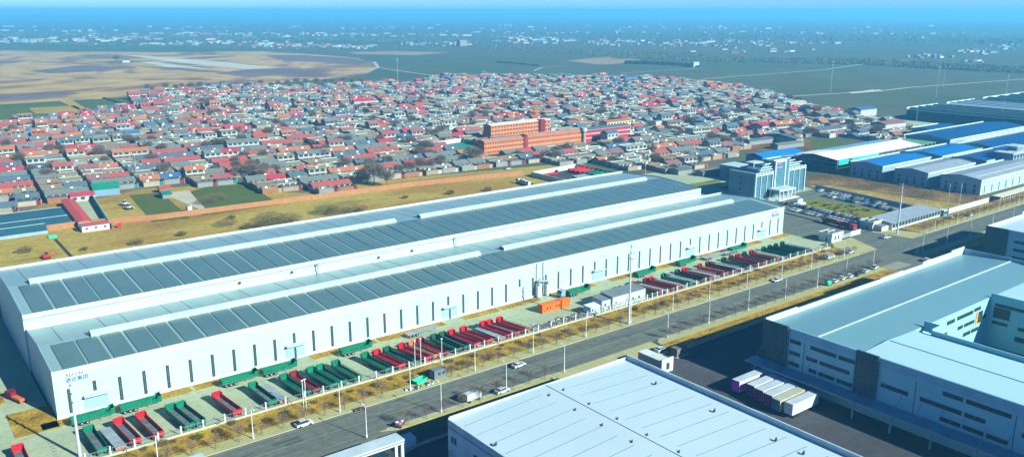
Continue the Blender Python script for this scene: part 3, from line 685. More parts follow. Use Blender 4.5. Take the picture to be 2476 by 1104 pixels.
lotrow((1998, 475), (2165, 512), 19, 'swwkwwbkssksbwkwwkws', 0, 'lot row beyond the lawn', (3, 9, 10))
lotrow((1984, 463), (2135, 496), 16, 'wbswwswwkssbskws', math.pi, 'lot row at the far wall', (1, 2, 12))
ROADC = [('W', 735, 1028, 0.05, 'white SUV with a dark roof driving on the near stretch of the road'), ('w', 1878, 680, math.pi, 'white car driving on the middle of the road'), ('w', 2142, 576, -.2, 'white saloon on the forecourt by the gatehouse'),
         ('s', 2220, 611, .1, 'silver car in the building shadow on the road'), ('w', 1214, 948, .1, 'white van-like car parked on the kerb behind the white roof'), ('w', 1597, 848, .1, 'white car parked in the striped bay'), ('w', 1254, 886, .1, 'white car at the edge of the striped bay by the white roof'),
         ('w', 2018, 683, .2, 'white car parked next to the green cart on the verge'), ('w', 2036, 676, .2, 'white car second from the green cart on the verge'), ('w', 2054, 671, .2, 'white car third from the green cart on the verge'), ('k', 2072, 666, .2, 'black car parked between white ones on the verge'),
         ('w', 2092, 659, .2, 'white car right of the black one on the verge'), ('W', 2114, 650, .2, 'white SUV parked at the right end of the verge row'), ('k', 2035, 615, .1, 'black car on the pavement right of the white van'), ('w', 2055, 612, .1, 'white car on the pavement right of the black one'), ('w', 2240, 631, .1, 'white car peeking above the big roof edge'), ('w', 2345, 522, .1, 'white car at the roadside beyond the long shed'),
         ('w', 2298, 528, .1, 'white car near the blue gate box')]
for kd, px, py, rz, lab in ROADC:
    x, y = G(px, py); car(kd, x, y, rz, lab, 'cars on and beside the road', .16 if 'verge' in lab or 'pavement' in lab else .05)
for kd, px, py, lab in (('k', 188, 472, 'black car parked under the green-roofed house'), ('b', 150 + 20, 478, 'dark car beside the green-roofed house'), ('w', 495, 447, 'white car parked at the village edge above the wheat field'), ('w', 1228, 410, 'white car on the dirt below the school')):
    x, y = G(px, py); car(kd, x, y, .1, lab, 'cars at the village edge', .06)

# vans, carts, small roadside things
def van(label, x, y, rz, col, L=5.4, h=2.5, name='van', cat='van'):
    t = thing(name, label, cat, (x, y, .16), rz)
    mb = MB(); mb.xprism([(-.95, .7), (.95, .7), (.95, h), (-.95, h)], -L / 2, L / 2 - 1.5); mb.build('cargo_box', col, t)
    B('cab', cw, t, (L / 2 - 1.45, L / 2, -.9, .9, .5, 1.9)); B('windscreen', glassd, t, (L / 2 + .005, L / 2 + .03, -.8, .8, 1.2, 1.8))
    for sx in (-L * .3, L * .35):
        for sy in (-1, 1): mb = MB(); mb.cyl((sx, sy * .7, .35), (sx, sy * .95, .35), .35, n=10); mb.build('wheel', tyre, t)
    return t
x, y = G(2005, 627); van('white box van parked on the planting strip before the junction', x, y, .05, cw)
x, y = G(1142, 968); van('small grey-white box truck at the kerb behind the white roof', x, y, .1, palewall, 5.0, 2.5, 'box_truck', 'truck')
x, y = G(968, 1030); t = thing('motor_tricycle', 'loaded dark cargo tricycle with pink and white bundles at the roadside', 'tricycle', (x, y, .1), .5)
B('cargo_bed', chassis, t, (-1.5, .8, -.7, .7, .5, .9)); B('seat', tyre, t, (.9, 1.3, -.3, .3, .7, .95))
B('load', mat('pink_bundle', (.5, .12, .2)), t, (-1.3, -.3, -.6, .5, .9, 1.4), (-.2, .6, -.5, .6, .9, 1.2)); B('load', mat('white_bundle', (.6, .62, .65)), t, (.0, .7, -.6, -.1, 1.2, 1.5), (-1.4, -.6, .1, .65, 1.4, 1.6))
for p_ in ((-1, -.75), (-1, .75), (1.7, 0)): mb = MB(); mb.cyl((p_[0], p_[1] - .08, .3), (p_[0], p_[1] + .08, .3), .3, n=10); mb.build('wheel', tyre, t)
mb = MB(); mb.cyl((1.3, 0, .7), (1.6, 0, 1.15), .04); mb.cyl((1.55, -.4, 1.1), (1.55, .4, 1.1), .03); mb.build('handlebar', steelg, t)
# roadside stall cluster
x, y = G(1063, 915); container('site_kiosk', 'grey site kiosk with two white windows on the roadside strip', 'kiosk', (x - 1.8, y - .2, .15), .05, 4.2, 2.6, 2.6, mat('slate_grey_panel', (.13, .17, .19)), ((1.3, .8), (2.7, .8)))
gbin = mat('mint_green_paint', (.02, .50, .30))
x, y = G(1015, 925); t = thing('skip', 'open mint green skip beside the grey kiosk', 'skip', (x, y, .15), .2)
mb = MB()
for sy in (-1, 1): mb.add([(-1.6, sy * .8, .2), (1.6, sy * .8, .2), (2.1, sy * 1.0, 1.2), (-2.1, sy * 1.0, 1.2)], [(0, 1, 2, 3)] if sy < 0 else [(3, 2, 1, 0)])
for sx in (-1, 1): mb.add([(sx * 1.6, -.8, .2), (sx * 1.6, .8, .2), (sx * 2.1, 1.0, 1.2), (sx * 2.1, -1.0, 1.2)], [(0, 1, 2, 3)])
mb.box(-1.6, 1.6, -.8, .8, .12, .2); mb.build('hull', gbin, t); B('rim', gbin, t, (-2.15, 2.15, -1.06, -1.0, 1.1, 1.22), (-2.15, 2.15, 1.0, 1.06, 1.1, 1.22))
x, y = G(2002, 690); t = thing('green_cart', 'small bright green covered cart on the verge left of the parked cars', 'cart', (x, y, .16), .1)
mb = MB(); mb.xprism([(-.8, .4), (.8, .4), (.8, 1.3), (0, 1.7), (-.8, 1.3)], -1.3, 1.0); mb.build('cover', gbin, t)
for p_ in ((-.8, -.85), (-.8, .85), (.7, -.85), (.7, .85)): mb = MB(); mb.cyl((p_[0], p_[1] - .06, .3), (p_[0], p_[1] + .06, .3), .3, n=10); mb.build('wheel', tyre, t)
for i, (px, py, lab) in enumerate(((990, 940, 'heap of grey sacks and tools at the kerb under the lamp post'), (1008, 938, 'pile of pale stones at the kerb'), (1040, 928, 'row of pale stones beside the kiosk'), (868, 990, 'dark brush clump lying at the road edge'))):
    x, y = G(px, py); mb = MB()
    for k in range(26):
        mb.T = rotT(x + U(-1.3, 1.3), y + U(-.7, .7), U(0, 3), .1); s_ = U(.1, .35); mb.box(-s_, s_, -s_ * .7, s_ * .7, 0, s_ * 1.3, random.randrange(2))
    tag(mb.build('rubble_pile', [palewall, chassis] if i != 3 else [woodm, chassis]), lab, 'pile')
# big red truck by the gate
t = thing('tipper_truck', 'long dark red truck with its trailer parked inside the gate', 'truck', (366.6, 226, .09), -math.pi / 2 - .16)
B('chassis', chassis, t, (0, 19, -.5, .5, .7, 1.0))
for a, b in ((0, 9.2), (9.8, 16.2)):
    mb = MB(); mb.box(a, b, -1.25, -1.17, 1.1, 2.6); mb.box(a, b, 1.17, 1.25, 1.1, 2.6); mb.box(a, a + .1, -1.169, 1.169, 1.1, 2.7); mb.box(b - .1, b, -1.169, 1.169, 1.1, 2.9); mb.box(a + .1, b - .1, -1.169, 1.169, 1.05, 1.2)
    mb.build('load_box', dred, t)
mb = MB(); mb.box(16.6, 18.8, -1.2, 1.2, .9, 2.9); mb.build('cab', red, t); B('windscreen', glassd, t, (18.81, 18.85, -1.05, 1.05, 1.9, 2.7))
for xx in (1, 2.4, 10.5, 14, 15.4, 17.8):
    for sy in (-1, 1): mb = MB(); mb.cyl((xx, sy * .8, .52), (xx, sy * 1.22, .52), .52, n=12); mb.build('wheel', tyre, t)

# ------------------------------------------------------------------ gatehouses, walls, long shed
wallw = mat('white_render', (.42, .49, .48), (.37, .44, .44), rough=.8, scale=.4)
def gatehouse(label, x, y):
    t = thing('gatehouse', label, 'gatehouse', (x, y, .05))
    B('wall', wallw, t, (0, 8.2, 0, 6.5, 0, 3.6)); B('parapet', wallw, t, (-.3, 8.6, -.3, 0, 2.9, 4.3), (-.3, 0, 0, 6.5, 3.3, 4.0), (8.2, 8.5, 0, 6.5, 3.3, 4.0), (-.3, 8.5, 6.5, 6.8, 3.3, 4.0))
    B('roof_slab', mat('dark_flat_roof', (.12, .16, .19)), t, (0, 8.2, .01, 6.5, 3.61, 3.7))
    for a in (2.2, 4.8): wn = B('window', glassd, t, (a, a + 1.0, -.05, -.01, 1.0, 2.6)); B('window_frame', frame, wn, (a - .06, a + 1.06, -.08, -.051, .92, 1.0))
    B('door', mat('blue_grey_door', (.12, .2, .26)), t, (-.06, -.01, 2, 3, .02, 2.2)); B('roof_beam', wallw, t, (1.5, 7, 3.0, 3.6, 4.2, 4.5), (1.5, 1.8, 3.0, 3.6, 3.7, 4.2), (6.7, 7, 3.0, 3.6, 3.7, 4.2))
    return t
gatehouse('white gatehouse at the right end of the trailer row', 335.6, 202.0); gatehouse('white gatehouse joined to the long grey shed across the entrance', 370.5, 202.8)
def wall(label, pts, h, m, name='boundary_wall', th=.3, cap=None):
    t = thing(name, label, 'wall', (pts[0][0], pts[0][1], 0)); mb = MB(); mc = MB()
    for a, b in zip(pts, pts[1:]):
        ax, ay = a[0] - pts[0][0], a[1] - pts[0][1]; bx, by = b[0] - pts[0][0], b[1] - pts[0][1]
        L = math.hypot(bx - ax, by - ay); an = math.atan2(by - ay, bx - ax)
        mb.T = rotT(ax, ay, an); mb.box(0, L, -th / 2, th / 2, 0, h); mc.T = mb.T; mc.box(-.05, L + .05, -th / 2 - .06, th / 2 + .06, h, h + .12)
        k = 4.0
        while k < L: mb.box(k, k + .35, -th / 2 - .08, th / 2 + .08, 0, h); k += 4.0
    mb.build('wall_panel', m, t); mc.build('coping', cap or m, t); return t
wall('short white gate wall right of the first gatehouse', [(352.5, 203.2), (361, 203.2)], 2.2, wallw)
B('sliding_gate', steelg, thing('sliding_gate', 'grey metal sliding gate beside the first gatehouse', 'gate', (0, 0, 0)), (344.5, 352.3, 203.1, 203.25, .2, 1.9), (344.5, 352.3, 203.05, 203.3, 1.9, 2.0))
sh = thing('vehicle_shed', 'long low shed with a pale grey roof and square openings facing the road', 'shed', (378.6, 197.5, 0))
B('wall', wallw, sh, (0, 46, 0, .25, 0, .9), (0, .25, .25, 10, 0, 3.3), (45.75, 46, .25, 10, 0, 3.3), (0, 46, 10, 10.25, 0, 3.6))
mb = MB()
for k in range(17): mb.box(k * 2.86, k * 2.86 + .3, .02, .22, .9, 3.3)
mb.build('pillar', wallw, sh)
for k in range(16): 
    o = B('opening_panel', glassd, sh, (k * 2.86 + .35, k * 2.86 + 2.8, .3, .36, .9, 3.0)); B('mullion', frame, o, (k * 2.86 + 1.5, k * 2.86 + 1.62, .2, .29, .9, 3.2))
shr = mat('pale_blue_grey_roof', (.26, .33, .37), rough=.5)
mb = MB(); mb.xprism([(-.5, 3.3), (11, 4.3), (11, 4.45), (-.5, 3.45)], -.5, 46.5); mb.build('roof', shr, sh)
flat_house('low beige wing between gatehouse and long shed', (372, 199.0, .05), 6.4, 6, 2.3, mat('beige_render', (.46, .44, .36)), greyroof, over=.1)
wall('white roadside wall right of the blue gate box', [(433.5, 197.7), (478, 197.6)], 2.6, wallw)
bb = thing('gate_box', 'small blue glazed gate box beside the white wall', 'gate box', (426, 196.4, 0)); B('wall', mat('sky_blue_panel', (.08, .26, .42)), bb, (0, 3.6, 0, 2.6, 0, 2.8)); B('roof', wallw, bb, (-.2, 3.8, -.2, 2.8, 2.8, 3.1)); B('window', glassd, bb, (.4, 3.2, -.04, -.01, 1.1, 2.2))
lc = thing('rail_canopy', 'long pale canopy with open posts along the white-walled hall', 'canopy', (482, 193, 0))
B('roof', mat('cream_roof', (.62, .62, .48)), lc, (0, 62, 0, 5.0, 2.9, 3.15))
for k in range(22): B('post', steelw, lc, (k * 2.9, k * 2.9 + .25, .1, .35, 0, 2.899))
# wall between the car park and the dry plot
wall('dark shaded wall along the far side of the car park', [(436, 276), (428, 212.5)], 2.4, mat('grey_block_wall', (.30, .34, .36)))
wall('grey wall between the factory yard and the car park', [(369, 250), (366, 228)], .6, kerbm)
scrubm = multi('scrub_soil', [(.3, (.06, .04, .02)), (.5, (.13, .085, .035)), (.62, (.24, .15, .05)), (.75, (.17, .11, .04))], scale=.045, scale2=.5, amt=.35)
patch('dry_plot', [(429.5, 197), (497, 197), (490, 300), (440, 300)], .03, scrubm)
patch('dry_plot', [(432, 205), (462, 201), (455, 235), (452, 276), (440, 285)], .05, fallow)
mb = MB()
for k in range(800):
    x = U(436, 488); y = U(199, 295); 
    if x < 450 and y < 250: continue
    s_ = U(.3, 1.2); mb.T = Matrix.Translation((x, y, 0)); twigs(mb, 7, s_, .4, .4, .6, .08)
tag(mb.build('dry_scrub', bushm, kind='stuff'), 'brown dry scrub covering the vacant plot beside the grey sheds', 'scrub')

# ------------------------------------------------------------------ office building
hq = thing('office_building', 'four-storey office building with white frames, glass front and a taller sign tower', 'office building', (380.5, 277.4, 0))
hqwall = mat('office_grey_wall', (.10, .19, .27), rough=.6); hqf = mat('office_white_frame', (.42, .54, .56), rough=.5)
hqg = mat('blue_curtain_glass', (.06, .17, .22), (.05, .14, .19), rough=.12, spec=.7, scale=.3)
B('wall', hqwall, hq, (0, 46, .4, 17.6, 0, 14.6), (4.5, 41.5, 1.5, 14, 14.6, 16.4), (9, 37, 2.5, 12, 16.4, 18.6))
B('stair_tower', hqwall, hq, (16.5, 29.4, -.3, 9, 0, 19.8))
for (a, b) in ((0, 15.5), (29.6, 46)):
    g = B('glass_front', hqg, hq, (a + .5, b - .5, .3, .38, .6, 13.2)); mb = MB()
    for z in (3.6, 6.8, 10.0): mb.box(a + .5, b - .5, .26, .295, z, z + .1)
    for k in range(1, 9): mb.box(a + k * (b - a) / 9 - .03, a + k * (b - a) / 9 + .03, .27, .299, .6, 13.2)
    mb.build('mullion', mat('dark_mullion', (.05, .09, .11)), g)
    B('facade_frame', hqf, hq, (a - .1, a + .6, -.4, .45, 0, 15.0), (b - .6, b + .1, -.4, .45, 0, 15.0), (a + .6, b - .6, -.4, .3, 13.2, 15.0),
      (a + (b - a) / 3 - .2, a + (b - a) / 3 + .2, -.15, .3, 0, 13.2), (a + 2 * (b - a) / 3 - .2, a + 2 * (b - a) / 3 + .2, -.15, .3, 0, 13.2))
    mb = MB()
    for k in range(5): mb.box(a + 1 + k * (b - a - 1.5) / 5, a + 1 + k * (b - a - 1.5) / 5 + 2.0, -.44, -.401, 14.2, 14.7)
    mb.build('slot_opening', glassd, hq)
g = B('glass_front', hqg, hq, (17.3, 25.2, -.5, -.301, 5.4, 19.2)); B('facade_frame', hqf, hq, (16.3, 17.25, -.8, -.301, 4.8, 20.2), (25.25, 26.2, -.8, -.301, 4.8, 20.2), (17.25, 25.25, -.8, -.301, 19.25, 20.2))
B('glass_front', hqg, hq, (26.25, 29.3, -.36, -.301, 5.4, 19.2))
for (a, b, y0, z) in ((5, 16.4, .9, 15.7), (6, 16.4, 1.3, 16.9), (10, 16.4, 2, 18.6), (29.5, 41.5, .9, 15.7), (29.5, 43.5, 1.3, 16.9), (30, 38, 2, 18.4)):
    B('roof_frame', hqf, hq, (a, b, y0 - .2, y0 + .3, z - .1, z + .35), (a, a + .3, y0 + .31, y0 + 9, z - .1, z + .35), (a, a + .3, y0, y0 + .29, z - 1.2, z - .11))
B('roof_crown', hqf, hq, (15.5, 31, 0, .5, 20.25, 20.75), (15.5, 31, 6, 6.5, 20.25, 20.75), (15.5, 16, .51, 5.99, 20.25, 20.75), (30.5, 31, .51, 5.99, 20.25, 20.75), (6, 15, 6, 12, 18.9, 19.3), (6.3, 6.7, 6.3, 6.7, 16.4, 18.89), (14, 14.4, 6.3, 6.7, 16.4, 18.89))
B('side_cornice', hqf, hq, (-.15, .15, .46, 17.6, 14.4, 15.0))
for z in (5.2, 8.3, 11.3): 
    for yy in (9,): B('window', glassd, hq, (-.06, -.005, yy, yy + 1.3, z - .7, z + .7))
po = B('porch', hqf, hq, (11.3, 26.3, -8, -.81, 4.7, 5.6)); 
for xx in (11.6, 15, 19, 22.6, 25.6): B('porch_column', hqf, hq, (xx, xx + .5, -7.9, -7.4, .5, 4.699))
B('porch_column', hqf, hq, (11.6, 12.1, -2, -1.5, .5, 4.699)); B('porch_glass', hqg, hq, (12.3, 25.5, -3, -2.9, .5, 4.699))
B('steps', mat('pale_granite', (.55, .60, .58)), hq, (9.5, 28.5, -9.6, -.81, 0, .25), (10.4, 27.6, -8.8, -.82, .25, .5))
mb = MB(); mb.quad((7.5, -8, 0.02), (11.2, -8, .02), (11.2, -3, .5), (7.5, -3, .02)); mb.build('ramp', MATS['pale_granite'], hq)
B('sign', redp, hq, (17.8, 21.4, -.56, -.51, 17.6, 19.1)); B('sign', bluep, hq, (17.8, 23.8, -.56, -.51, 15.4, 17.4))
text('SDTG', 1.3, (18.0, -.6, 17.8), hqf, 'lettering', hq); text('通达集团', 1.2, (18.0, -.6, 15.9), hqf, 'lettering', hq)
st = thing('name_stone', 'white name stone on a round plinth in front of the office building', 'monument', (394.5, 258.5, .1)); B('stone', hqf, st, (-2.2, 2.4, -.5, .5, .5, 2.3)); mb = MB(); mb.cyl((0, 0, 0), (0, 0, .5), 3.4, 3.4, n=20); mb.build('plinth', MATS['pale_granite'], st)
# canteen block behind the office (grey, small windows) and blue-roofed building
cn = thing('canteen_block', 'two-storey grey block with small square windows left behind the office', 'building', (G(1741, 398, 8.5)[0], G(1741, 398, 8.5)[1] - 34, 0))
B('wall', hqwall, cn, (0, 14, 0, 34, 0, 8.5)); B('parapet', hqf, cn, (-.2, 14.2, -.2, 34.2, 8.5, 8.9))
for z in (2.2, 5.6):
    for k in range(5): B('window', glassd, cn, (-.06, -.005, 3 + k * 6, 4.4 + k * 6, z, z + 1.5)); 
bluer = mat('bright_blue_roof', (.004, .19, .52), (.004, .16, .46), rough=.45, scale=.1)
bx, by = G(1795, 372, 8)
bl = thing('blue_roof_building', 'grey-walled building with a bright blue roof behind the office', 'building', (bx, by - 3, 0), -.08); B('wall', hqwall, bl, (0, 40, -14, 0, 0, 8)); mb = MB(); mb.xprism([(-14.5, 8.0), (-7, 9.6), (.5, 8.0), (.5, 8.15), (-7, 9.8), (-14.5, 8.15)], -.5, 40.5); mb.build('roof', bluer, bl)
for k in range(3): B('window', glassd, bl, (-.06, -.005, -12 + k * 4, -10.8 + k * 4, 3, 5)); 
# wall of the yard behind the far warehouse
wallg = mat('grey_green_wall', (.40, .47, .42), (.34, .41, .38), rough=.9, scale=.3)
wall('pale wall around the storage yard behind the far warehouse', [(328.2, 368), (328.2, 405.8), (369.7, 410.7), (369.9, 371), (369.9, 322)], 3, wallg)
patch('storage_yard', [(328.5, 368), (328.5, 405.5), (369.5, 410.5), (369.6, 371)], .05, asphalt_d)
for i in range(9):
    ckk = 'rrGgGGrrr'[i]
    trailer(ckk, 'high', 356.5 + (i % 2) * .2, 368 + i * 4.3, -math.pi / 2 + .02, '%s trailer body in the walled storage yard, %s from its front' % (CNAME[ckk], nth(i)), 'trailer bodies in the storage yard')
trailer('r', 'low', 333, 400, -math.pi / 2 + .1, 'red trailer alone by the left wall of the storage yard', 'trailer bodies in the storage yard')
flat_house('dark low shed inside the storage yard', (338, 372, .05), 10, 7, 3, mat('dark_shed_wall', (.08, .1, .12)), shr, over=.2)
# brick wall along the village
brick = mat('orange_brick_wall', (.27, .12, .05), (.33, .16, .07), rough=.9, scale=.6); cop = mat('brick_coping', (.38, .21, .10))
wall('long low orange brick wall between the dry field and the village', [(-30, 441), (43, 438.6), (79, 440.2), (110, 431), (178, 427.5), (254, 425.2), (328, 414)], 2.6, brick, cap=cop, th=.35)

# ------------------------------------------------------------------ halls on the right
hallw = mat('blue_grey_sheet_wall', (.20, .30, .38), (.18, .27, .35), rough=.55, scale=.15, streak=(3, 3, .2))
def gable_hall(name, label, x0, x1, y0, y1, ze, zr, wallm_, rf, wins_w=0, wins_s=0, par=True, skyl=None, cat='industrial hall', open_=False):
    t = thing(name, label, cat, (x0, y0, 0)); L = x1 - x0; D = y1 - y0; yc = D / 2
    if not open_:
        mb = MB(); mb.xprism([(0, 0), (D, 0), (D, ze), (yc, zr - .1), (0, ze)], 0, L); mb.build('wall', wallm_, t)
    mb = MB(); mb.xprism([(-.1, ze - .02), (yc, zr - .02), (D + .1, ze - .02), (D + .1, ze + .12), (yc, zr + .12), (-.1, ze + .12)], -.1, L + .1); r = mb.build('roof', rf, t)
    if par:
        B('parapet', parapet, t, (-.15, L + .15, -.3, -.11, ze - .6, ze + .5)); B('parapet', parapet, t, (-.15, L + .15, D + .11, D + .35, ze - .3, ze + .9))
        for xx in (-.3, L + .11):
            mb = MB(); mb.xprism([(-.1, ze - .3), (yc, zr - .3), (D + .1, ze - .3), (D + .1, ze + .5), (yc, zr + .5), (-.1, ze + .5)], xx, xx + .2); mb.build('gable_trim', MATS['gable_blue_grey'], t)
    for k in range(wins_w):
        y = D * (k + .6) / (wins_w + .2)
        wn = B('window', glassd, t, (-.06, -.005, y - .6, y + .6, .8, 3.4)); B('window', glassd, t, (-.06, -.005, y - .6, y + .6, 4.2, 5.6)); B('window_frame', frame, wn, (-.1, -.061, y - .65, y + .65, 3.4, 3.5))
    for k in range(wins_s):
        x = 5 + k * 9.0
        wn = B('window', glassd, t, (x - .45, x + .45, -.06, -.005, .8, 5.0)); B('window_frame', frame, wn, (x - .5, x + .5, -.1, -.061, 2.8, 2.9))
    if skyl:
        mb = MB(); s0 = (zr - ze) / yc
        for (xa, xb, ya, yb) in skyl: mb.quad((xa, ya, ze + .15 + s0 * ya), (xb, ya, ze + .15 + s0 * ya), (xb, yb, ze + .15 + s0 * yb), (xa, yb, ze + .15 + s0 * yb))
        mb.build('skylight', mat('pale_skylight', (.55, .66, .70)), r)
    return t
skyb = mat('sky_blue_roof', (.006, .15, .40), (.006, .13, .36), rough=.4, scale=.1); dkb = mat('deep_blue_roof', (.003, .07, .20), (.003, .06, .18), rough=.4, scale=.1)
wheatw = hallw
gable_hall('workshop_hall', 'grey hall with tall windows and a sky blue roof, nearest the glass canopy', 489.5, 548, 265.5, 286.5, 8.4, 9.8, hallw, skyb, 4)
gable_hall('workshop_hall', 'grey hall with a pale grey roof between the sky blue one and the roadside one', 489.5, 548, 237.5, 257.5, 8.4, 9.8, hallw, shr, 4)
gable_hall('workshop_hall', 'grey hall with a pale roof beside the road, long white side toward it', 492, 640, 208.5, 231, 8.4, 9.9, mat('pale_cyan_sheet_wall', (.30, .42, .46)), shr, 4, 15, skyl=[(6, 100, 5.0, 5.6)])
gable_hall('workshop_hall', 'hall with a bright blue roof right behind the sky blue one', 556, 612, 262, 286.5, 8.4, 9.8, hallw, skyb, 0, 8)
gable_hall('workshop_hall', 'blue-roofed hall left of the five-storey office', 560, 640, 236, 257, 8.4, 9.8, hallw, dkb, 0, 0, skyl=[(20, 60, 4, 5)])
gable_hall('storage_hall', 'large hall with a deep blue roof and a white truss side', 622, 748, 289, 322, 10, 12, hallw, dkb)
tr = thing('truss_side', 'white lattice canopy along the side of the deep blue hall', 'lattice canopy', (632, 284, 0)); mb = MB()
for k in range(38):
    x = k * 3.0; mb.box(x, x + .25, 0, .25, 0, 9.5); mb.T = None
    mb.quad((x, .1, 6), (x + 3, .1, 9.2), (x + 3, .1, 9.5), (x, .1, 6.3)); mb.quad((x, .12, 9.2), (x + 3, .12, 6), (x + 3, .12, 6.3), (x, .12, 9.5))
mb.box(0, 114, -.1, .3, 9.5, 10); mb.box(0, 114, -.1, .3, 5.6, 6); mb.build('lattice', steelw, tr)
gable_hall('storage_hall', 'small hall with a deep blue roof before the dark sawtooth hall', 678, 722, 330, 347, 8, 9.2, hallw, dkb)
gable_hall('storage_hall', 'very long hall with a deep blue roof under the truss side', 618, 800, 252, 283, 8, 10.5, hallw, dkb)
dkw = mat('navy_sheet_wall', (.015, .045, .085), (.012, .04, .075), rough=.8, spec=.1, scale=.05)
dkr = mat('navy_roof_sheet', (.008, .04, .055), (.007, .035, .05), rough=.8, spec=.1, scale=.05); lts = mat('pale_roof_strip', (.22, .34, .40), rough=.6)
def saw(label, x0, x1, y0, y1, z, light=False):
    t = thing('factory_hall', label, 'industrial hall', (x0, y0, 0)); W_ = x1 - x0; D = y1 - y0
    B('wall', dkw, t, (0, W_, 0, D, 0, z)); n = 4
    for k in range(n):
        a = k * W_ / n; b = (k + 1) * W_ / n; c = (a + b) / 2; mb = MB()
        mb.add([(a, 0, z + .02), (c, 0, z + 1.6), (b, 0, z + .02), (a, D, z + .02), (c, D, z + 1.6), (b, D, z + .02)], [(0, 1, 4, 3), (1, 2, 5, 4), (0, 2, 1), (3, 4, 5)])
        mb.build('roof', lts if light else dkr, t)
        B('ridge_strip', lts, t, (c - .8, c + .4, 0, D, z + 1.62, z + 2.0))
    B('gable_parapet', parapet, t, (0, W_, D, D + .3, z - .5, z + 2.3)); B('eaves_trim', lts, t, (-.3, 0, 0, D, z - .3, z + .2))
    return t
saw('nearest dark navy hall with pale ridge lines on a sawtooth roof', 794, 853, 250, 413, 9.5); saw('middle dark navy hall with a pale panelled roof', 872, 932, 250, 413, 9.5, True); saw('farthest dark navy hall at the right edge', 953, 1060, 250, 414, 9.5)
patch('hall_apron', [(700, 345), (793, 345), (793, 420), (770, 420)], .05, concrete); patch('sand_pile_ground', [(1020, 440), (1140, 460), (1300, 445), (1140, 425)], .1, tanf)
# unfinished glass canopy hall
gh = thing('glass_canopy', 'large open steel canopy with a white and pale blue translucent roof', 'canopy', (486.5, 294, 0)); 
pbl = mat('pale_blue_translucent', (.22, .45, .58), rough=.4); wht = mat('white_translucent', (.78, .88, .88), rough=.4)
mb = MB(); mb.add([(0, 0, 9), (105, 0, 9), (105, 17, 11.0), (0, 17, 11.0)], [(0, 1, 2, 3)]); mb.add([(0, 17.02, 11.0), (25, 17.02, 11.0), (25, 31, 9.2), (0, 31, 9.2)], [(0, 1, 2, 3)]); mb.build('roof', wht, gh)
mb = MB(); mb.add([(25, 17.02, 11.0), (105, 17.02, 11.0), (105, 31, 9.2), (25, 31, 9.2)], [(0, 1, 2, 3)]); mb.build('roof', pbl, gh)
for k in range(15):
    for yy in (0, 31): B('column', steelg, gh, (k * 7.5, k * 7.5 + .35, yy - .15, yy + .2, 0, 9))
mb = MB()
for k in range(36): mb.cyl((k * 3, -.1, 7.2), (k * 3 + 3, -.1, 8.8), .1, n=4); mb.cyl((k * 3, -.1, 8.8), (k * 3 + 3, -.1, 7.2), .1, n=4)
mb.box(0, 108, -.2, .1, 8.8, 9.0); mb.box(0, 108, -.2, .1, 7.0, 7.2)
for z in (4.4, 6.8): mb.box(-.2, .1, 0, 31, z, z + .2)
mb.build('truss', steelg, gh)
B('mesh_cover', mat('teal_mesh', (.0, .45, .36)), gh, (1, 12, -.45, -.3, 5.6, 9.0), (16, 26, -.45, -.3, 7.0, 8.8)); B('mesh_cover', mat('cyan_mesh', (.05, .60, .65)), gh, (26, 48, -.45, -.3, 6.8, 8.8))
B('side_cladding', MATS['navy_sheet_wall'], gh, (.4, .6, 1, 30, 0, 4.3)); B('back_cladding', mat('frosted_panel', (.35, .50, .62)), gh, (5, 90, 29.5, 29.7, 2.5, 8.8))
gr = thing('green_roof_frame', 'half built frame with a green roof sheet behind the glass canopy', 'shed', (594, 296, 0)); B('roof', mat('mid_green_roof', (.10, .28, .14)), gr, (0, 22, 0, 22, 8.2, 8.5))
for k in range(5): B('column', steelw, gr, (k * 5.3, k * 5.3 + .3, 0, .3, 0, 8.2))
o5 = thing('office_block', 'grey five-storey office block with white-framed south windows at the right edge', 'office building', (574, 226.5, 0), 0)
B('wall', hqwall, o5, (0, 40, 0, 11.5, 0, 12.6)); 
for k in range(9):
    B('window_bay', hqf, o5, (k * 4.4, k * 4.4 + .5, -.3, 0, 0, 12.6))
    for z in (1, 4, 7, 10): B('window', glassd, o5, (k * 4.4 + .9, k * 4.4 + 4.0, -.06, -.01, z, z + 1.8))
B('parapet', hqf, o5, (-.2, 40, -.4, 11.7, 12.6, 13.2)); B('roof_house', hqwall, o5, (12, 20, 3, 9, 13.2, 16)); B('roof_house', hqf, o5, (10, 22, 2, 10, 16, 16.4))
for z in (4.5, 8.5): B('window', glassd, o5, (-.06, -.005, 6, 7.4, z, z + 1.5))

# ------------------------------------------------------------------ white-roofed hall, lower middle
wroof = mat('white_membrane_roof', (.41, .54, .58), (.39, .52, .56), rough=.35, scale=.05, spec=.5)
fg = thing('assembly_hall', 'flat white-roofed hall with thin roof ribs at the lower edge', 'industrial hall', (94.4, 50, 0)); L = 56.3; D = 96
B('wall', mat('pale_hall_wall', (.52, .60, .64), rough=.6), fg, (0, L, 0, D, 0, 11.2))  # same pale wall colour on every side of the hall
mb = MB()
mb.add([(.3, 0, 11.6), (L / 2, 0, 12.2), (L / 2, D - .3, 12.2), (.3, D - .3, 11.6)], [(0, 1, 2, 3)]); mb.add([(L / 2, 0, 12.2), (L - .4, 0, 11.6), (L - .4, D - .3, 11.6), (L / 2, D - .3, 12.2)], [(0, 1, 2, 3)])
mb.build('roof', wroof, fg)
B('parapet', parapet, fg, (0, .3, 0, D, 11.2, 11.75), (.301, L - .401, D - .3, D, 11.2, 12.3), (L - .4, L, 0, D, 11.2, 12.9), (0, .3, D - .3, D, 11.75, 12.1))
B('ridge_line', mat('ridge_grey', (.10, .15, .17)), fg, (L / 2 - .1, L / 2 + .1, 0, D - .4, 12.2, 12.26))
ribm = mat('rib_grey', (.16, .26, .29))
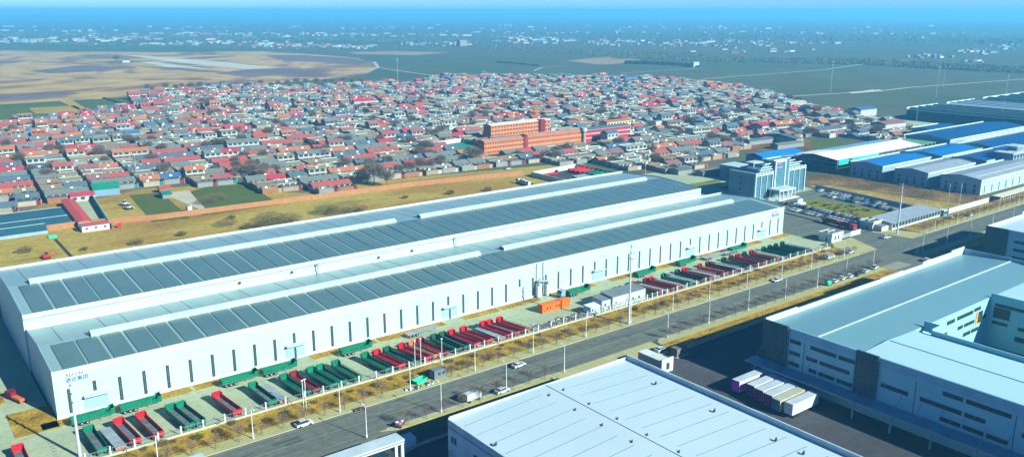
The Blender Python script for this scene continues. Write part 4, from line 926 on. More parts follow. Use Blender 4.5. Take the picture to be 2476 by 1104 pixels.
for k in range(17):
    y = D - 4.9 - k * 5.05
    if y < 1: break
    mb = MB(); mb.add([(1.2, y, 11.63), (24.3, y + .9, 12.11), (24.3, y + 1.08, 12.18), (1.2, y + .18, 11.7)], [(0, 1, 2, 3)]); mb.build('roof_rib', ribm, fg)
    mb = MB(); mb.add([(31, y, 12.14), (53, y - .9, 11.67), (53, y - .72, 11.74), (31, y + .18, 12.21)], [(0, 1, 2, 3)]); mb.build('roof_rib', ribm, fg)
for (px, py) in ((1362, 943), (1327, 956), (1424, 977), (1390, 991), (1492, 1013), (1455, 1028), (1564, 1052), (1527, 1068), (1198, 1073), (1641, 1093), (1585, 926), (1727, 992), (1876, 1062), (1943, 1094)):
    x, y = G(px, py, 12.1); mb = MB(); mb.T = rotT(x - 94.4, y - 50, .3, 11.9); mb.box(-.32, .32, -.22, .22, 0, .35); mb.cyl((.15, 0, .3), (.5, .1, .55), .15, n=6); mb.build('roof_vent', mat('dark_vent', (.04, .05, .06)), fg)
for (y, w_) in ((94.3, .7), (93.1, .7)): B('window', glassd, fg, (-.05, -.005, y - .4, y + .4, 6.6, 8.2))
B('cornice', mat('blue_grey_trim', (.18, .3, .38)), fg, (-.12, -.01, 0, D, 9.9, 10.15)); B('window_band', glassd, fg, (-.05, -.005, 70, 86, 6.2, 7.6))
mb = MB(); mb.cyl((-3.5, 93, .1), (-.1, 95, 4.5), .12); mb.build('brace', steelg, fg)
# gate portal at the bottom edge
pt = thing('gate_portal', 'white flat-roofed gate portal with square posts at the lower edge', 'gate portal', (66.5, 152.8, 0))
B('roof', parapet, pt, (0, 20.6, 0, 3.9, 6.0, 6.35)); B('beam', wallw, pt, (0, 20.6, .2, .6, 5.2, 5.999), (20.0, 20.4, .61, 3.6, 5.2, 5.999)); B('stripe', mat('maroon_stripe', (.16, .04, .08)), pt, (0, 20.6, .12, .19, 5.65, 5.8))
for xx in (1, 18.1, 19.7): B('post', wallw, pt, (xx, xx + .7, .1, .8, 0, 5.199)); 
B('booth', glassd, pt, (10, 17, .8, 3.2, .05, 3.2))
x, y = G(985, 1082); flat_house('small pale blue hut right of the gate portal', (x - 1.5, y - 1, 0), 3.4, 2.6, 2.4, mat('light_blue_panel', (.42, .58, .68)), MATS['pale_roof'], over=.05)
x, y = G(470, 1098, 5.5); t = thing('canopy_roof', 'tip of a pale sheet canopy at the lower edge left of the gate portal', 'canopy', (x - 9, y - 3.6, 0)); B('roof', parapet, t, (0, 10.5, 0, 3.4, 5.4, 5.6)); B('post', wallw, t, (10, 10.3, .1, .4, 0, 5.4), (.2, .5, .1, .4, 0, 5.4))
wall('low pale kerb wall across the shaded ground behind the gate portal', [(88, 156.8), (94, 158.3), (150, 159)], .5, MATS['kerb_stone'])
wall('low railing wall between the shaded yard and the verge', [(187, 159.6), (318, 159.7)], .9, MATS['kerb_stone'], name='railing_wall')
gb = thing('guard_hut', 'small white guard hut behind the corner of the white-roofed hall', 'guard hut', (170.5, 151.5, 0)); B('wall', mat('grey_stone_wall', (.30, .30, .27)), gb, (0, 3.4, 0, 9.2, 0, 3.6)); B('front_wall', wallw, gb, (-.2, 4.6, -.3, 0, 0, 4.3)); B('window', glassd, gb, (1.7, 3.0, -.35, -.301, .9, 2.9)); B('roof', MATS['pale_roof'], gb, (-.1, 3.5, 0.001, 9.3, 3.6, 3.8))
gb2 = thing('power_box', 'dark grey power cabinet between the guard hut and the shaded yard', 'cabinet', (182.8, 156.6, 0)); B('cabinet_body', mat('warm_grey_panel', (.14, .13, .12)), gb2, (0, 4.5, 0, 2.6, .1, 2.6)); B('base', kerbm, gb2, (-.4, 5.2, -.5, 3.1, 0, .1))

# ------------------------------------------------------------------ courtyard factory, right
rc = thing('courtyard_factory', 'large three-storey white factory around a courtyard, with dark glass stair towers', 'factory', (193.1, 20, 0))
rcw = mat('pale_facade_panel', (.22, .46, .52), (.20, .44, .50), rough=.5, scale=.1); rct = mat('glass_stair_tower', (.02, .055, .075), (.03, .075, .095), rough=.4, scale=.4, spec=.3)
bmr = mat('pale_blue_roof_sheet', (.14, .29, .33), (.125, .275, .315), rough=.38, metal=.1, scale=.03, streak=(.3, 2, 1), spec=.5)
bmr2 = mat('pale_cyan_roof_sheet', (.34, .55, .58), (.32, .53, .56), rough=.45, scale=.03, streak=(2, .3, 1), spec=.5)
X0, Y0 = 193.1, 20
def RB(x0, x1, y0, y1, z0, z1): return (x0 - X0, x1 - X0, y0 - Y0, y1 - Y0, z0, z1)
B('north_wing', rcw, rc, RB(193.1, 309.6, 105.8, 134.2, 0, 15.2)); B('west_wing', rcw, rc, RB(193.1, 221.5, 20, 105.79, 0, 15.2)); B('east_wing', rcw, rc, RB(267, 309.6, 20, 105.79, 0, 15.2))
def RQ(name, m, pts): mb = MB(); mb.add([(a - X0, b - Y0, c) for a, b, c in pts], [(0, 1, 2, 3)]); return mb.build(name, m, rc)
yr = 117.8
RQ('roof', bmr, [(193.4, 105.9, 15.25), (309.3, 105.9, 15.25), (309.3, yr, 16.2), (193.4, yr, 16.2)]); RQ('roof', bmr, [(193.4, yr, 16.2), (309.3, yr, 16.2), (309.3, 133.8, 15.25), (193.4, 133.8, 15.25)])
RQ('roof', bmr2, [(193.4, 20, 15.25), (207, 20, 15.9), (207, 105.7, 15.9), (193.4, 105.7, 15.25)]); RQ('roof', bmr2, [(207, 20, 15.9), (221.2, 20, 15.25), (221.2, 105.7, 15.25), (207, 105.7, 15.9)])
RQ('roof', bmr2, [(267.3, 20, 15.3), (309.3, 20, 15.3), (309.3, 105.7, 15.3), (267.3, 105.7, 15.3)])
B('ridge_cap', parapet, rc, RB(193.5, 309, yr - .25, yr + .25, 16.2, 16.4)); B('ridge_cap', mat('ridge_dark', (.12, .2, .23)), rc, RB(206.85, 207.15, 20, 105, 15.92, 16.0))
B('parapet', parapet, rc, RB(193.1, 309.6, 133.8, 134.1, 15.2, 16.6)); B('parapet', parapet, rc, RB(280, 309.6, 133.85, 134.15, 16.6, 17.3)); B('parapet', parapet, rc, RB(300, 309.6, 133.85, 134.15, 17.3, 17.9)); B('parapet', parapet, rc, RB(193.1, 208, 133.85, 134.15, 16.6, 17.0))
B('parapet', MATS['gable_blue_grey'], rc, RB(309.3, 309.6, 20, 133.8, 15.2, 17.2)); B('parapet', rcw, rc, RB(193.1, 193.4, 20, 133.8, 15.2, 16.4)); B('parapet', rcw, rc, RB(221.2, 221.5, 20, 101, 15.2, 16.6)); B('parapet', rcw, rc, RB(226, 226.3, 101.4, 105.7, 14, 16.9), RB(221.5, 226, 101.1, 101.4, 14, 16.9)); B('parapet', rcw, rc, RB(267, 267.3, 20, 105.7, 15.2, 16.5))
B('fascia', mat('blue_facade_band', (.25, .42, .52)), rc, RB(192.95, 193.09, 20, 126, 14.2, 16.3))
for (ya, yb) in ((126.2, 134.2), (100.0, 106.0)):
    tw = B('stair_tower', rct, rc, RB(192.6, 193.09, ya, yb, 4.3, 16.7)); mb = MB()
    for k in range(5): yy = ya + (yb - ya) * k / 4 - Y0; mb.box(-.62, -.51, yy - .07, yy + .07, 4.3, 16.7)
    for z in (6, 8.2, 10.4, 12.6, 14.8): mb.box(-.62, -.51, ya - Y0, yb - Y0, z, z + .1)
    mb.build('tower_frame', mat('tower_mullion', (.10, .15, .16)), tw)
WN = [(122.3, 125.7, 2), (122.3, 125.7, 1), (122.3, 125.7, 0), (111.7, 119.4, 2), (106.5, 111.1, 2), (117, 120.4, 1), (107.6, 116.3, 1), (116.9, 119.3, 0), (111.6, 116.3, 0), (106.5, 111, 0), (92, 99, 1), (79.2, 83.9, 2), (68.6, 78.5, 2), (79.1, 89, 1), (73.8, 78.5, 1), (79, 83.8, 0), (73.8, 78.5, 0), (68.5, 73.2, 0), (58, 66, 2), (59, 64, 0), (60, 66, 1), (48, 56, 2), (46, 56, 1), (50, 56, 0)]
for (ya, yb, f) in WN:
    z = (5.85, 8.95, 12.3)[f]; wn = B('window', glassd, rc, RB(193.03, 193.09, ya, yb, z, z + 1.05)); B('window_frame', frame, wn, RB(192.98, 193.028, ya - .1, yb + .1, z + 1.05, z + 1.13), RB(192.98, 193.028, (ya + yb) / 2 - .06, (ya + yb) / 2 + .06, z, z + 1.05))
for yy in (121.15, 90.3, 67.6, 45): B('panel_joint', mat('joint_dark', (.05, .09, .12)), rc, RB(193.04, 193.095, yy - .08, yy + .08, 4.3, 13.7))
B('canopy', mat('canopy_blue_grey', (.22, .32, .38), rough=.5), rc, RB(187.8, 192.95, 20, 136.3, 4.7, 5.0))
for k in range(22):
    yy = 134 - k * 5.1 - Y0; mb = MB(); mb.cyl((-4.6, yy, 5.0), (-.1, yy + .3, 8.4), .06, n=5); mb.build('canopy_stay', steelg, rc)
for k in range(12): B('canopy_column', hallw, rc, RB(188.4, 188.8, 133 - k * 10, 133.4 - k * 10, 0, 4.699))
for (a, b, z, h) in ((240.1, 244.8, 12.2, 1.2), (246.2, 256.1, 12.3, 1.2), (256.8, 261, 12.6, 1.1), (247.3, 250.6, 9, 1.1), (251.4, 257.8, 9, 1.1), (251.4, 256.1, 5.9, 1.2), (256.7, 261.2, 5.9, 1.2), (262.8, 265.4, 9, 1.1), (241, 246, 5.9, 1.1), (236, 241, 9, 1.1), (230, 236, 12.2, 1.1)):
    B('window', glassd, rc, RB(a, b, 105.7, 105.78, z, z + h))
B('loading_hatch', mat('ochre_wood', (.45, .24, .04)), rc, RB(258.6, 262.4, 105.68, 105.78, 8.2, 11.9)); B('window', glassd, rc, RB(259.9, 262.6, 105.6, 105.67, 8.4, 12.0))
for (a, b, z, h) in ((96, 104.3, 12.8, 1.0), (99.6, 104.4, 9.2, 3.4), (99.9, 104.4, 7.2, 1.0), (90, 97, 7.0, 1.1), (84, 94, 12.8, 1.0), (86, 95, 9.5, 1.2), (88, 97.5, 3.5, 1.5)): B('window', glassd, rc, RB(266.92, 266.99, a, b, z, z + h))
b2 = thing('corner_factory', 'three-storey factory with a dark glass corner across the side road', 'factory', (354.7, 60, 0))
B('wall', rcw, b2, (0, 60, 0, 85.8, 0, 15)); B('parapet', parapet, b2, (0, 60, 85.5, 85.8, 15, 16.4), (0, .3, 0, 85.49, 15, 16.3), (32, 60, 85.55, 85.85, 16.4, 17.5)); B('roof', wroof, b2, (.31, 59, .3, 85.49, 15, 15.2))
B('stair_tower', rct, b2, (-.5, 0, 77.5, 85.9, 1, 16.4)); B('fascia', MATS['blue_facade_band'], b2, (-.14, -.01, 0, 77.4, 13.9, 16.2))
for f in range(3):
    for k in range(5): B('window', glassd, b2, (-.06, -.005, 70 - k * 6.4, 75 - k * 6.4, 5 + f * 3.2, 6.1 + f * 3.2))
# box trailers by the canopy
purple = mat('magenta_lettering_paint', (.36, .02, .42))
wbox = mat('white_box_paint', (.42, .50, .54), rough=.4)
purple_shade = mat('shaded_magenta_paint', (.10, .01, .13))  # the magenta again, shade put into its colour for the darker end panels
CT = [(130.2, 176.4, purple), (126.0, 177.2, purple_shade), (122.8, 176.6, purple_shade), (119.6, 176.0, purple_shade), (116.6, 175.2, cb), (113.3, 175.9, wbox)]
names = ['rearmost white box trailer with a magenta end, under the factory canopy', 'white box trailer second from the magenta one', 'white box trailer in the middle with a rounded front', 'white box trailer beside the khaki one', 'khaki-roofed box trailer next to the large white one', 'largest clean white box trailer nearest the viewer']
for i, (yy, xx, cl) in enumerate(CT):
    t = thing('box_trailer', names[i], 'box trailer', (xx, yy, 0), 0, 'box trailers at the factory canopy')
    B('cargo_box', wbox if i != 4 else mat('khaki_tarpaulin', (.36, .38, .28)), t, (0, 11.3, -1.25, 1.25, 1.0, 4.0)); 
    B('end_panel', cl, t, (-.05, -.005, -1.22, 1.22, 1.05, 3.9)); B('side_lettering', cl, t, (.3, 4.4, -1.29, -1.255, 1.3, 3.0)) if i in (0, 1) else None
    B('chassis', chassis, t, (.2, 11, -.5, .5, .7, .999)); 
    for a in (1.2, 2.5, 8.8):
        for sy in (-1, 1): mb = MB(); mb.cyl((a, sy * .75, .5), (a, sy * 1.2, .5), .5, n=12); mb.build('wheel', tyre, t)

# ------------------------------------------------------------------ village
wm = {k: mat('house_wall_' + k, c, c2, rough=.9, scale=.5) for k, c, c2 in (('white', (0.340, 0.375, 0.365), (0.280, 0.310, 0.300)), ('cream', (0.312, 0.276, 0.204), (0.264, 0.234, 0.174)), ('brick', (0.216, 0.084, 0.036), (0.252, 0.114, 0.054)), ('grey', (0.192, 0.210, 0.204), (0.162, 0.174, 0.174)), ('tan', (0.252, 0.204, 0.144), (0.216, 0.168, 0.114)), ('orange', (0.330, 0.144, 0.036), (0.288, 0.120, 0.030)))}
rm = {k: mat('house_roof_' + k, c, c2, rough=.75, scale=.5, streak=(2.5, .6, 1)) for k, c, c2 in (('red', (.31, .075, .065), (.25, .06, .055)), ('crimson', (.36, .03, .05), (.30, .03, .045)), ('terracotta', (.36, .13, .065), (.30, .11, .055)), ('mauve', (.22, .095, .095), (.17, .08, .08)), ('slate', (.055, .095, .13), (.08, .12, .15)), ('grey', (.13, .155, .15), (.10, .125, .12)), ('flat', (.23, .25, .17), (.18, .195, .135)), ('paleflat', (.31, .34, .27), (.25, .28, .22)), ('blue', (0.036, 0.108, 0.216), (0.036, 0.094, 0.194)), ('tanflat', (.24, .19, .11), (.20, .16, .09)))}
pale = palewall; heat = mat('water_heater_white', (.72, .76, .78), rough=.35)
def geo_box(L, part, m, x0, x1, y0, y1, z0, z1):
    L.append((part, m, [(x0, y0, z0), (x1, y0, z0), (x1, y1, z0), (x0, y1, z0), (x0, y0, z1), (x1, y0, z1), (x1, y1, z1), (x0, y1, z1)], [(0, 3, 2, 1), (4, 5, 6, 7), (0, 1, 5, 4), (1, 2, 6, 5), (2, 3, 7, 6), (3, 0, 4, 7)]))
def geo_gable(L, m, x0, x1, y0, y1, ze, zr, wm_, o=.5):
    yc = (y0 + y1) / 2
    L.append(('wall', wm_, [(x0, y0, ze), (x0, y1, ze), (x0, yc, zr - .15), (x1, y0, ze), (x1, y1, ze), (x1, yc, zr - .15)], [(0, 2, 1), (3, 4, 5)]))
    a, b = x0 - o * .5, x1 + o * .5
    L.append(('roof', m, [(a, y0 - o, ze - .1), (b, y0 - o, ze - .1), (b, yc, zr), (a, yc, zr), (a, y1 + o, ze - .1), (b, y1 + o, ze - .1), (a, y0 - o, ze - .28), (b, y0 - o, ze - .28), (a, y1 + o, ze - .28), (b, y1 + o, ze - .28)], [(0, 1, 2, 3), (3, 2, 5, 4), (0, 6, 7, 1), (4, 5, 9, 8), (0, 3, 4, 8, 6), (1, 7, 9, 5, 2)]))
def house_geo(rnd, w_, rk, wk, two, flatr, full):
    """village plot: main house at the back, a flat-roofed front wing, a side wing and yard walls"""
    L = []; d = 18.0; h = 5.9 if two else rnd.uniform(2.7, 3.4); yb = 9.6
    W = wm[wk]; geo_box(L, 'wall', W, .1, w_ - .1, yb, d, 0, h)
    if flatr:
        geo_box(L, 'roof', rm[rk], -.1, w_ + .1, yb - .5, d + .1, h + .01, h + .25); geo_box(L, 'parapet', W, .1, w_ - .1, d - .25, d - .05, h + .26, h + .8)
    else: geo_gable(L, rm[rk], .1, w_ - .1, yb, d, h, h + 1.9, W)
    nw = 3
    for s in range(2 if two else 1):
        z = .9 + 3.1 * s
        for k in range(nw):
            x = .9 + k * (w_ - 1.2) / nw
            geo_box(L, 'window%d' % (k + s * nw), glassd, x, x + (w_ - 1.2) / nw - 1.0, yb - .06, yb - .005, z, z + 1.7)
    if two: geo_box(L, 'balcony', wm['white'], .2, w_ - .2, yb - 1.2, yb - .07, 3.0, 3.2); geo_box(L, 'balcony', wm['white'], .2, w_ - .2, yb - 1.2, yb - 1.1, 3.21, 4.0)
    fk = rnd.choice(['flat', 'flat', 'flat', 'tanflat', 'grey', 'paleflat', 'grey', 'slate']); fw = rnd.choice(['white', 'grey', 'grey', 'brick', 'cream', 'tan'])
    fh = rnd.uniform(2.6, 3.2); fd = rnd.uniform(3.2, 4.6)
    x1 = w_ - rnd.uniform(2.6, 3.4)
    geo_box(L, 'front_wing', wm[fw], .1, x1, .2, fd, 0, fh); geo_box(L, 'wing_roof', rm[fk], -.1, x1 + .2, 0, fd + .3, fh + .01, fh + .2)
    geo_box(L, 'gate', rnd.choice([dred, mat('gate_green', (.02, .16, .12)), dred, W]), x1 + .3, w_ - .5, .35, .5, 0, 2.5)
    geo_box(L, 'gate_pillar', wm[fw], x1, x1 + .29, .3, .55, 0, 2.9); geo_box(L, 'courtyard_wall', wm[fw], w_ - .49, w_ - .1, .3, .55, 0, 2.9); geo_box(L, 'courtyard_wall', wm[fw], w_ - .35, w_ - .1, .56, yb - .1, 0, 2.3)
    geo_box(L, 'side_wall', wm['grey'], .1, .35, fd + .31, yb - .1, 0, 2.3)
    if rnd.random() < .6: geo_box(L, 'side_wing', wm[fw], .36, 3.2, fd + .8, yb - .7, 0, 2.6); geo_box(L, 'side_roof', rm[rnd.choice(['flat', 'grey', 'paleflat', 'slate', 'blue'])], .2, 3.5, fd + .6, yb - .62, 2.61, 2.78)
    if rnd.random() < .4: geo_box(L, 'water_heater', heat, 5, 6.5, yb + .6, yb + 1.2, h + .3, h + 1.3 - (0 if flatr else 0))
    if rnd.random() < .5: geo_box(L, 'chimney', wm['grey'], 2.0, 2.5, d - 1.6, d - 1.1, h + .3, h + 1.9)
    if rnd.random() < .3: geo_box(L, 'water_heater2', heat, 2, 3.4, 1.2, 1.8, fh + .21, fh + 1.0)
    return L
a_ = -math.atan(.075); EU = (math.cos(a_), math.sin(a_)); EV = (-math.sin(a_), math.cos(a_))
VPX = [(-150, 530), (60, 512), (110, 492), (250, 478), (330, 458), (540, 445), (600, 430), (640, 463), (835, 470), (850, 440), (960, 435), (1050, 418), (1195, 404), (1299, 394), (1392, 398), (1400, 388), (1500, 404), (1543, 418), (1640, 415), (1700, 418), (1740, 400), (1760, 372), (1830, 345), (1960, 333), (2040, 330), (2120, 345), (2186, 345), (2192, 295), (2100, 285), (2000, 268), (1900, 240), (1830, 220), (1750, 204), (1640, 195), (1500, 187), (1300, 186), (1180, 184), (1050, 188), (1030, 200), (860, 204), (700, 212), (560, 208), (480, 216), (350, 226), (300, 262), (200, 272), (150, 282), (0, 296), (-150, 300)]
VP = [G(*p) for p in VPX]
def inpoly(x, y, P_):
    c = False; n = len(P_); j = n - 1
    for i in range(n):
        xi, yi = P_[i]; xj, yj = P_[j]
        if (yi > y) != (yj > y) and x < (xj - xi) * (y - yi) / (yj - yi) + xi: c = not c
        j = i
    return c
vg = multi('shade_darkened_dirt', [(.3, (.09, .08, .055)), (.6, (.14, .12, .085)), (.8, (.22, .19, .13))], scale=.05, scale2=.4, amt=.2)  # dirt tone with shade added, so gaps between houses read dark
mb = MB(); mb.poly(VP, .075); mb.build('village_ground', vg, kind='structure')
EXC = [(346, 452, 483, 512), (388, 470, 534, 556), (344, 380, 512, 552), (448, 506, 474, 512), (503, 532, 508, 532), (94, 118, 500, 524), (66, 98, 440, 500), (322, 374, 366, 414), (455, 520, 325, 372)]
SPECIAL = []
NV = 40; protos = {}
rk_list = ['red', 'red', 'crimson', 'terracotta', 'mauve', 'slate', 'slate', 'grey', 'grey', 'flat', 'paleflat', 'blue', 'tanflat']
plots = []
rv = random.Random(42)
u = 8.6 - 26 * 2
while u < 1100:
    k = -9
    while k < 45:
        v = 508 - 0.5 + 19.5 * k; same = None
        for q in range(2):
            uu = u + 1.2 + q * 11.8 ; cx = (uu + 6) * EU[0] + (v + 8.5) * EV[0]; cy = (uu + 6) * EU[1] + (v + 8.5) * EV[1]
            r = rv.random()
            if not inpoly(cx, cy, VP) or any(e[0] < cx < e[1] and e[2] < cy < e[3] for e in EXC): continue
            pp = PX(cx, cy)
            if not (-60 < pp[0] < W0 + 60): continue
            if r < .045: continue
            far = math.hypot(cx, cy)
            if same and rv.random() < .5: st_ = same
            else:
                redp_ = .38 if cx < 300 else .23
                z = rv.random()
                if z < redp_: rk = rv.choice(['red', 'red', 'crimson', 'terracotta', 'mauve'])
                elif z < redp_ + .32: rk = rv.choice(['slate', 'grey', 'slate', 'grey', 'blue' if rv.random() < .2 else 'grey'])
                else: rk = rv.choice(['flat', 'paleflat', 'tanflat', 'flat'])
                st_ = (rk, rv.random() < .11)
            same = st_
            plots.append((far, cx, cy, uu, v, st_, k, rv.random()))
        k += 1
    u += 26
plots.sort(key=lambda p: p[0])
near = plots[:292]; rest = plots[292:]
RNAME = {'red': 'dull red pitched roof', 'crimson': 'crimson sheet roof', 'terracotta': 'terracotta pitched roof', 'mauve': 'mauve-brown pitched roof', 'slate': 'slate blue pitched roof', 'grey': 'grey tiled roof', 'flat': 'flat grey-green roof', 'paleflat': 'flat pale roof', 'tanflat': 'flat tan roof', 'blue': 'blue sheet roof'}
def origin(p):
    _, cx, cy, uu, v, *_r = p; return (uu * EU[0] + v * EV[0], uu * EU[1] + v * EV[1])
HP = {}
rows = {}
for p in near: rows.setdefault(p[6], []).append(p)
kmin = min(rows)
lbl = {}
for k, ps in rows.items():
    ps.sort(key=lambda p: p[3])
    for i, p in enumerate(ps): lbl[id(p)] = '%s house with a %s, %s from left in the %s village row' % ('two-storey' if p[5][1] else 'single-storey', RNAME[p[5][0]], nth(i), nth(k - kmin))
for p in near:
    (rk, two) = p[5]; var = int(p[7] * 3); key = (rk, two, var); x, y = origin(p)
    if key not in HP:
        rnd = random.Random(hash(rk + str(two)) % 1000 * 0 + len(HP) + 3)
        L = house_geo(rnd, 11.7, rk, rnd.choice(['white', 'white', 'white', 'cream', 'brick', 'grey', 'tan'] if not two else ['white', 'cream', 'white']), two, rk.endswith('flat') or rk == 'flat', True)
        t = thing('village_house', lbl[id(p)], 'house', (x, y, .08), a_, 'village houses'); grp_ = {}
        for (part, m, vs, fs) in L: grp_.setdefault(part, []).append((m, vs, fs))
        made = {}
        for part, lst in grp_.items():
            b_ = MB(); b_m = []
            for (m, vs, fs) in lst:
                if m not in b_m: b_m.append(m)
                b_.add(vs, fs, b_m.index(m))
            nm = part.rstrip('0123456789'); par = t
            if nm in ('window', 'balcony', 'parapet') and 'wall' in made: par = made['wall']
            if nm == 'chimney' and 'roof' in made: par = made['roof']
            if nm == 'wing_roof': par = made['front_wing']
            if nm == 'side_roof': par = made['side_wing']
            made[part] = b_.build(nm, b_m, par)
        HP[key] = t
    else: t = dup(HP[key], (x, y, .08), a_ + (p[7] * 10 % 1 - .5) * .02, lbl[id(p)], 'village houses')
# the rest of the village: far more houses than can be told apart one by one
mlist = list(wm.values()) + list(rm.values()) + [glassd, heat, dred, MATS['gate_green']]; mi = {m: i for i, m in enumerate(mlist)}
libs = {}
mb = MB(); rr = random.Random(9)
for p in rest:
    (rk, two) = p[5]; x, y = origin(p); key = (rk, two, int(p[7] * 5))
    if key not in libs: libs[key] = house_geo(rr, 11.7, rk, rr.choice(['white', 'white', 'white', 'cream', 'brick', 'grey', 'tan']), two, rk.endswith('flat') or rk == 'flat', False)
    f = min(1.0, max(0.0, (p[0] - 560) / 350)); mb.T = rotT(x + rr.gauss(0, 3) * f, y + rr.gauss(0, 3.5) * f, a_ + rr.gauss(0, .13) * f, .08) @ Matrix.Diagonal((rr.uniform(.75, 1.12) if f > .2 else 1, rr.uniform(.75, 1.12) if f else 1, rr.uniform(.8, 1.25), 1))
    for (part, m, vs, fs) in libs[key]: mb.add(vs, fs, mi.get(m, 0))
tag(mb.build('village_houses', mlist, kind='stuff'), 'dense mass of village houses with red, grey and pale roofs stretching to the fields', 'houses')
# special village buildings
def house(label, x, y, w_, d, h, zr, wk, rf, rz=None, nwin=0, floors=1, name='village_house', cat='house'):
    t = thing(name, label, cat, (x, y, .08), a_ if rz is None else rz)
    B('wall', wm[wk] if isinstance(wk, str) else wk, t, (0, w_, 0, d, 0, h)); L = []
    if zr > h: geo_gable(L, rf, 0, w_, 0, d, h, zr, rf)
    else: geo_box(L, 'roof', rf, -.3, w_ + .3, -.3, d + .3, h + .01, h + .3)
    b_ = MB()
    for (_, m, vs, fs) in L: b_.add(vs, fs)
    b_.build('roof', rf, t)
    for f in range(floors):
        for k in range(nwin):
            xx = w_ * (k + .25) / nwin; B('window', glassd, t, (xx, xx + w_ * .5 / nwin, -.06, -.005, .9 + f * h / floors, .9 + f * h / floors + h / floors * .45))
    return t
house('house with a broad green sheet roof at the front edge of the village', 97.5, 507.5, 13.5, 12, 4.2, 6.6, mat('blue_render', (.14, .24, .34)), mat('teal_green_roof', (.01, .20, .13), rough=.5, scale=.3), nwin=0)
house('low house with a red roof beside the alley nearest the red yard roof', 84.5, 500.5, 12, 6, 3.2, 4.6, 'white', rm['crimson'], nwin=3)
x, y = G(405, 478); house('small green-roofed shed standing on the road between the two wheat fields', x - 3, y - 2, 5, 9, 2.6, 3.6, 'grey', mat('teal_green_roof', (.01, .20, .13)))
x, y = G(395, 466); house('little red-roofed hut behind the green-roofed shed', x - 2, y, 6, 5, 2.8, 4, 'brick', rm['red'])
for i, (px, py) in enumerate(((303, 497), (313, 506))):
    x, y = G(px, py); t = thing('loader', 'pale farm loader standing on the sandy ground, %s of two' % ('rear' if i == 0 else 'front'), 'loader', (x, y, .05), .4)
    B('body', wbox, t, (-1.6, 1.0, -.9, .9, .8, 1.8)); B('cab', glassd, t, (-.9, .4, -.7, .7, 1.801, 2.9)); B('cab_roof', wbox, t, (-1.0, .5, -.8, .8, 2.901, 3.05)); B('bucket', gry, t, (1.6, 2.4, -1.1, 1.1, .3, 1.1)); B('arm', wbox, t, (1.0, 1.7, -.7, -.5, .9, 1.2), (1.0, 1.7, .5, .7, .9, 1.2))
    for sx in (-1.1, .7):
        for sy in (-1, 1): b_ = MB(); b_.cyl((sx, sy * .8, .65), (sx, sy * 1.15, .65), .65, n=12); b_.build('wheel', tyre, t)
x, y = G(458, 512); make_truck_cab(cw, 'white pickup standing on the dirt road between the wheat fields', (x, y, .08), .2)
# walled yard at the left
tb = mat('teal_sheet_roof', (.018, .075, .105), (.03, .10, .13), rough=.6, scale=.2, streak=(.5, 3, 1)); bw = mat('blue_grey_wall', (.22, .32, .38), (.18, .27, .33), scale=.3)
for i, (y0, y1, xe) in enumerate(((458, 474.5, 75), (443, 453, 74), (434.5, 441, 62))):
    t = thing('long_shed', ['long teal-roofed shed at the back of the left yard', 'long teal-roofed shed in the middle of the left yard', 'short teal-roofed shed by the brick wall in the left yard'][i], 'shed', (20, y0, 0)); L = xe - 20
    B('wall', bw, t, (0, L, 0, .3, 0, 1.6), (0, L, y1 - y0 - .3, y1 - y0, 0, 3.2), (L - .3, L, .31, y1 - y0 - .31, 0, 2.2))
    b_ = MB(); b_.xprism([(-.4, 1.7), (y1 - y0 + .3, 3.3), (y1 - y0 + .3, 3.4), (-.4, 1.8)], -.3, L + .3); b_.build('roof', tb, t); B('gutter', parapet, t, (-.3, L + .3, y1 - y0 + .301, y1 - y0 + .5, 3.3, 3.55))
salmon = mat('salmon_sheet_roof', (.45, .07, .045), (.38, .06, .04), rough=.6, scale=.3, streak=(3, .5, 1))
t = thing('yard_shed', 'long salmon red roof running down the middle of the left yard', 'shed', (75.5, 436, 0), -.06); B('wall', bw, t, (0, 5.6, 0, 59, 0, 2.9)); b_ = MB(); b_.add([(-.4, -.3, 3.0), (6.2, -.3, 2.8), (6.2, 59.3, 2.8), (-.4, 59.3, 3.0), (2.9, -.3, 3.7), (2.9, 59.3, 3.7)], [(0, 4, 5, 3), (4, 1, 2, 5), (0, 1, 4), (3, 5, 2)]); b_.build('roof', salmon, t)
t = thing('yard_house', 'low red-roofed house with a pale front at the brick wall in the left yard', 'house', (75, 426, 0)); B('wall', wallw, t, (0, 12, 0, 6, 0, 2.8)); b_ = MB(); b_.xprism([(-.4, 2.85), (3.2, 3.7), (3.2, 3.8), (-.4, 3.0)], -.3, 12.3); b_.build('roof', rm['red'], t); b_ = MB(); b_.xprism([(3.21, 3.7), (6.4, 2.9), (6.4, 3.05), (3.21, 3.8)], -.3, 12.3); b_.build('rear_roof', rm['slate'], t)
for k in range(3): B('window', glassd, t, (1.5 + 4 * k, 2.6 + 4 * k, -.05, -.005, 1.2, 2.0))
wall('blue-grey wall along the right side of the left yard', [(87.5, 427), (96.5, 511)], 3.0, bw); patch('yard', [(82, 434), (88, 434), (96, 510), (84, 508)], .09, concrete)
gt = thing('yard_gate', 'pair of bright red gate leaves at the corner of the left yard', 'gate', (87.6, 425.6, 0)); B('gate_leaf', red, gt, (0, .15, -1, 1.6, 0, 2.6)); B('gate_leaf', red, gt, (2.6, 4.4, -1, -.85, 0, 2.6))
t = thing('culvert', 'green tarpaulin cover at the head of a ditch on the dry field', 'culvert', (*G(127, 574), 0)); b_ = MB(); b_.xprism([(-.9, 0), (.9, 0), (.6, 1.2), (-.6, 1.2)], -1.6, 1.6); b_.build('cover', gbin, t)
dm = mat('dark_ditch_soil', (.03, .035, .03)); strip('ditch', [(133, 578), (185, 634)], 1.4, .06, dm)
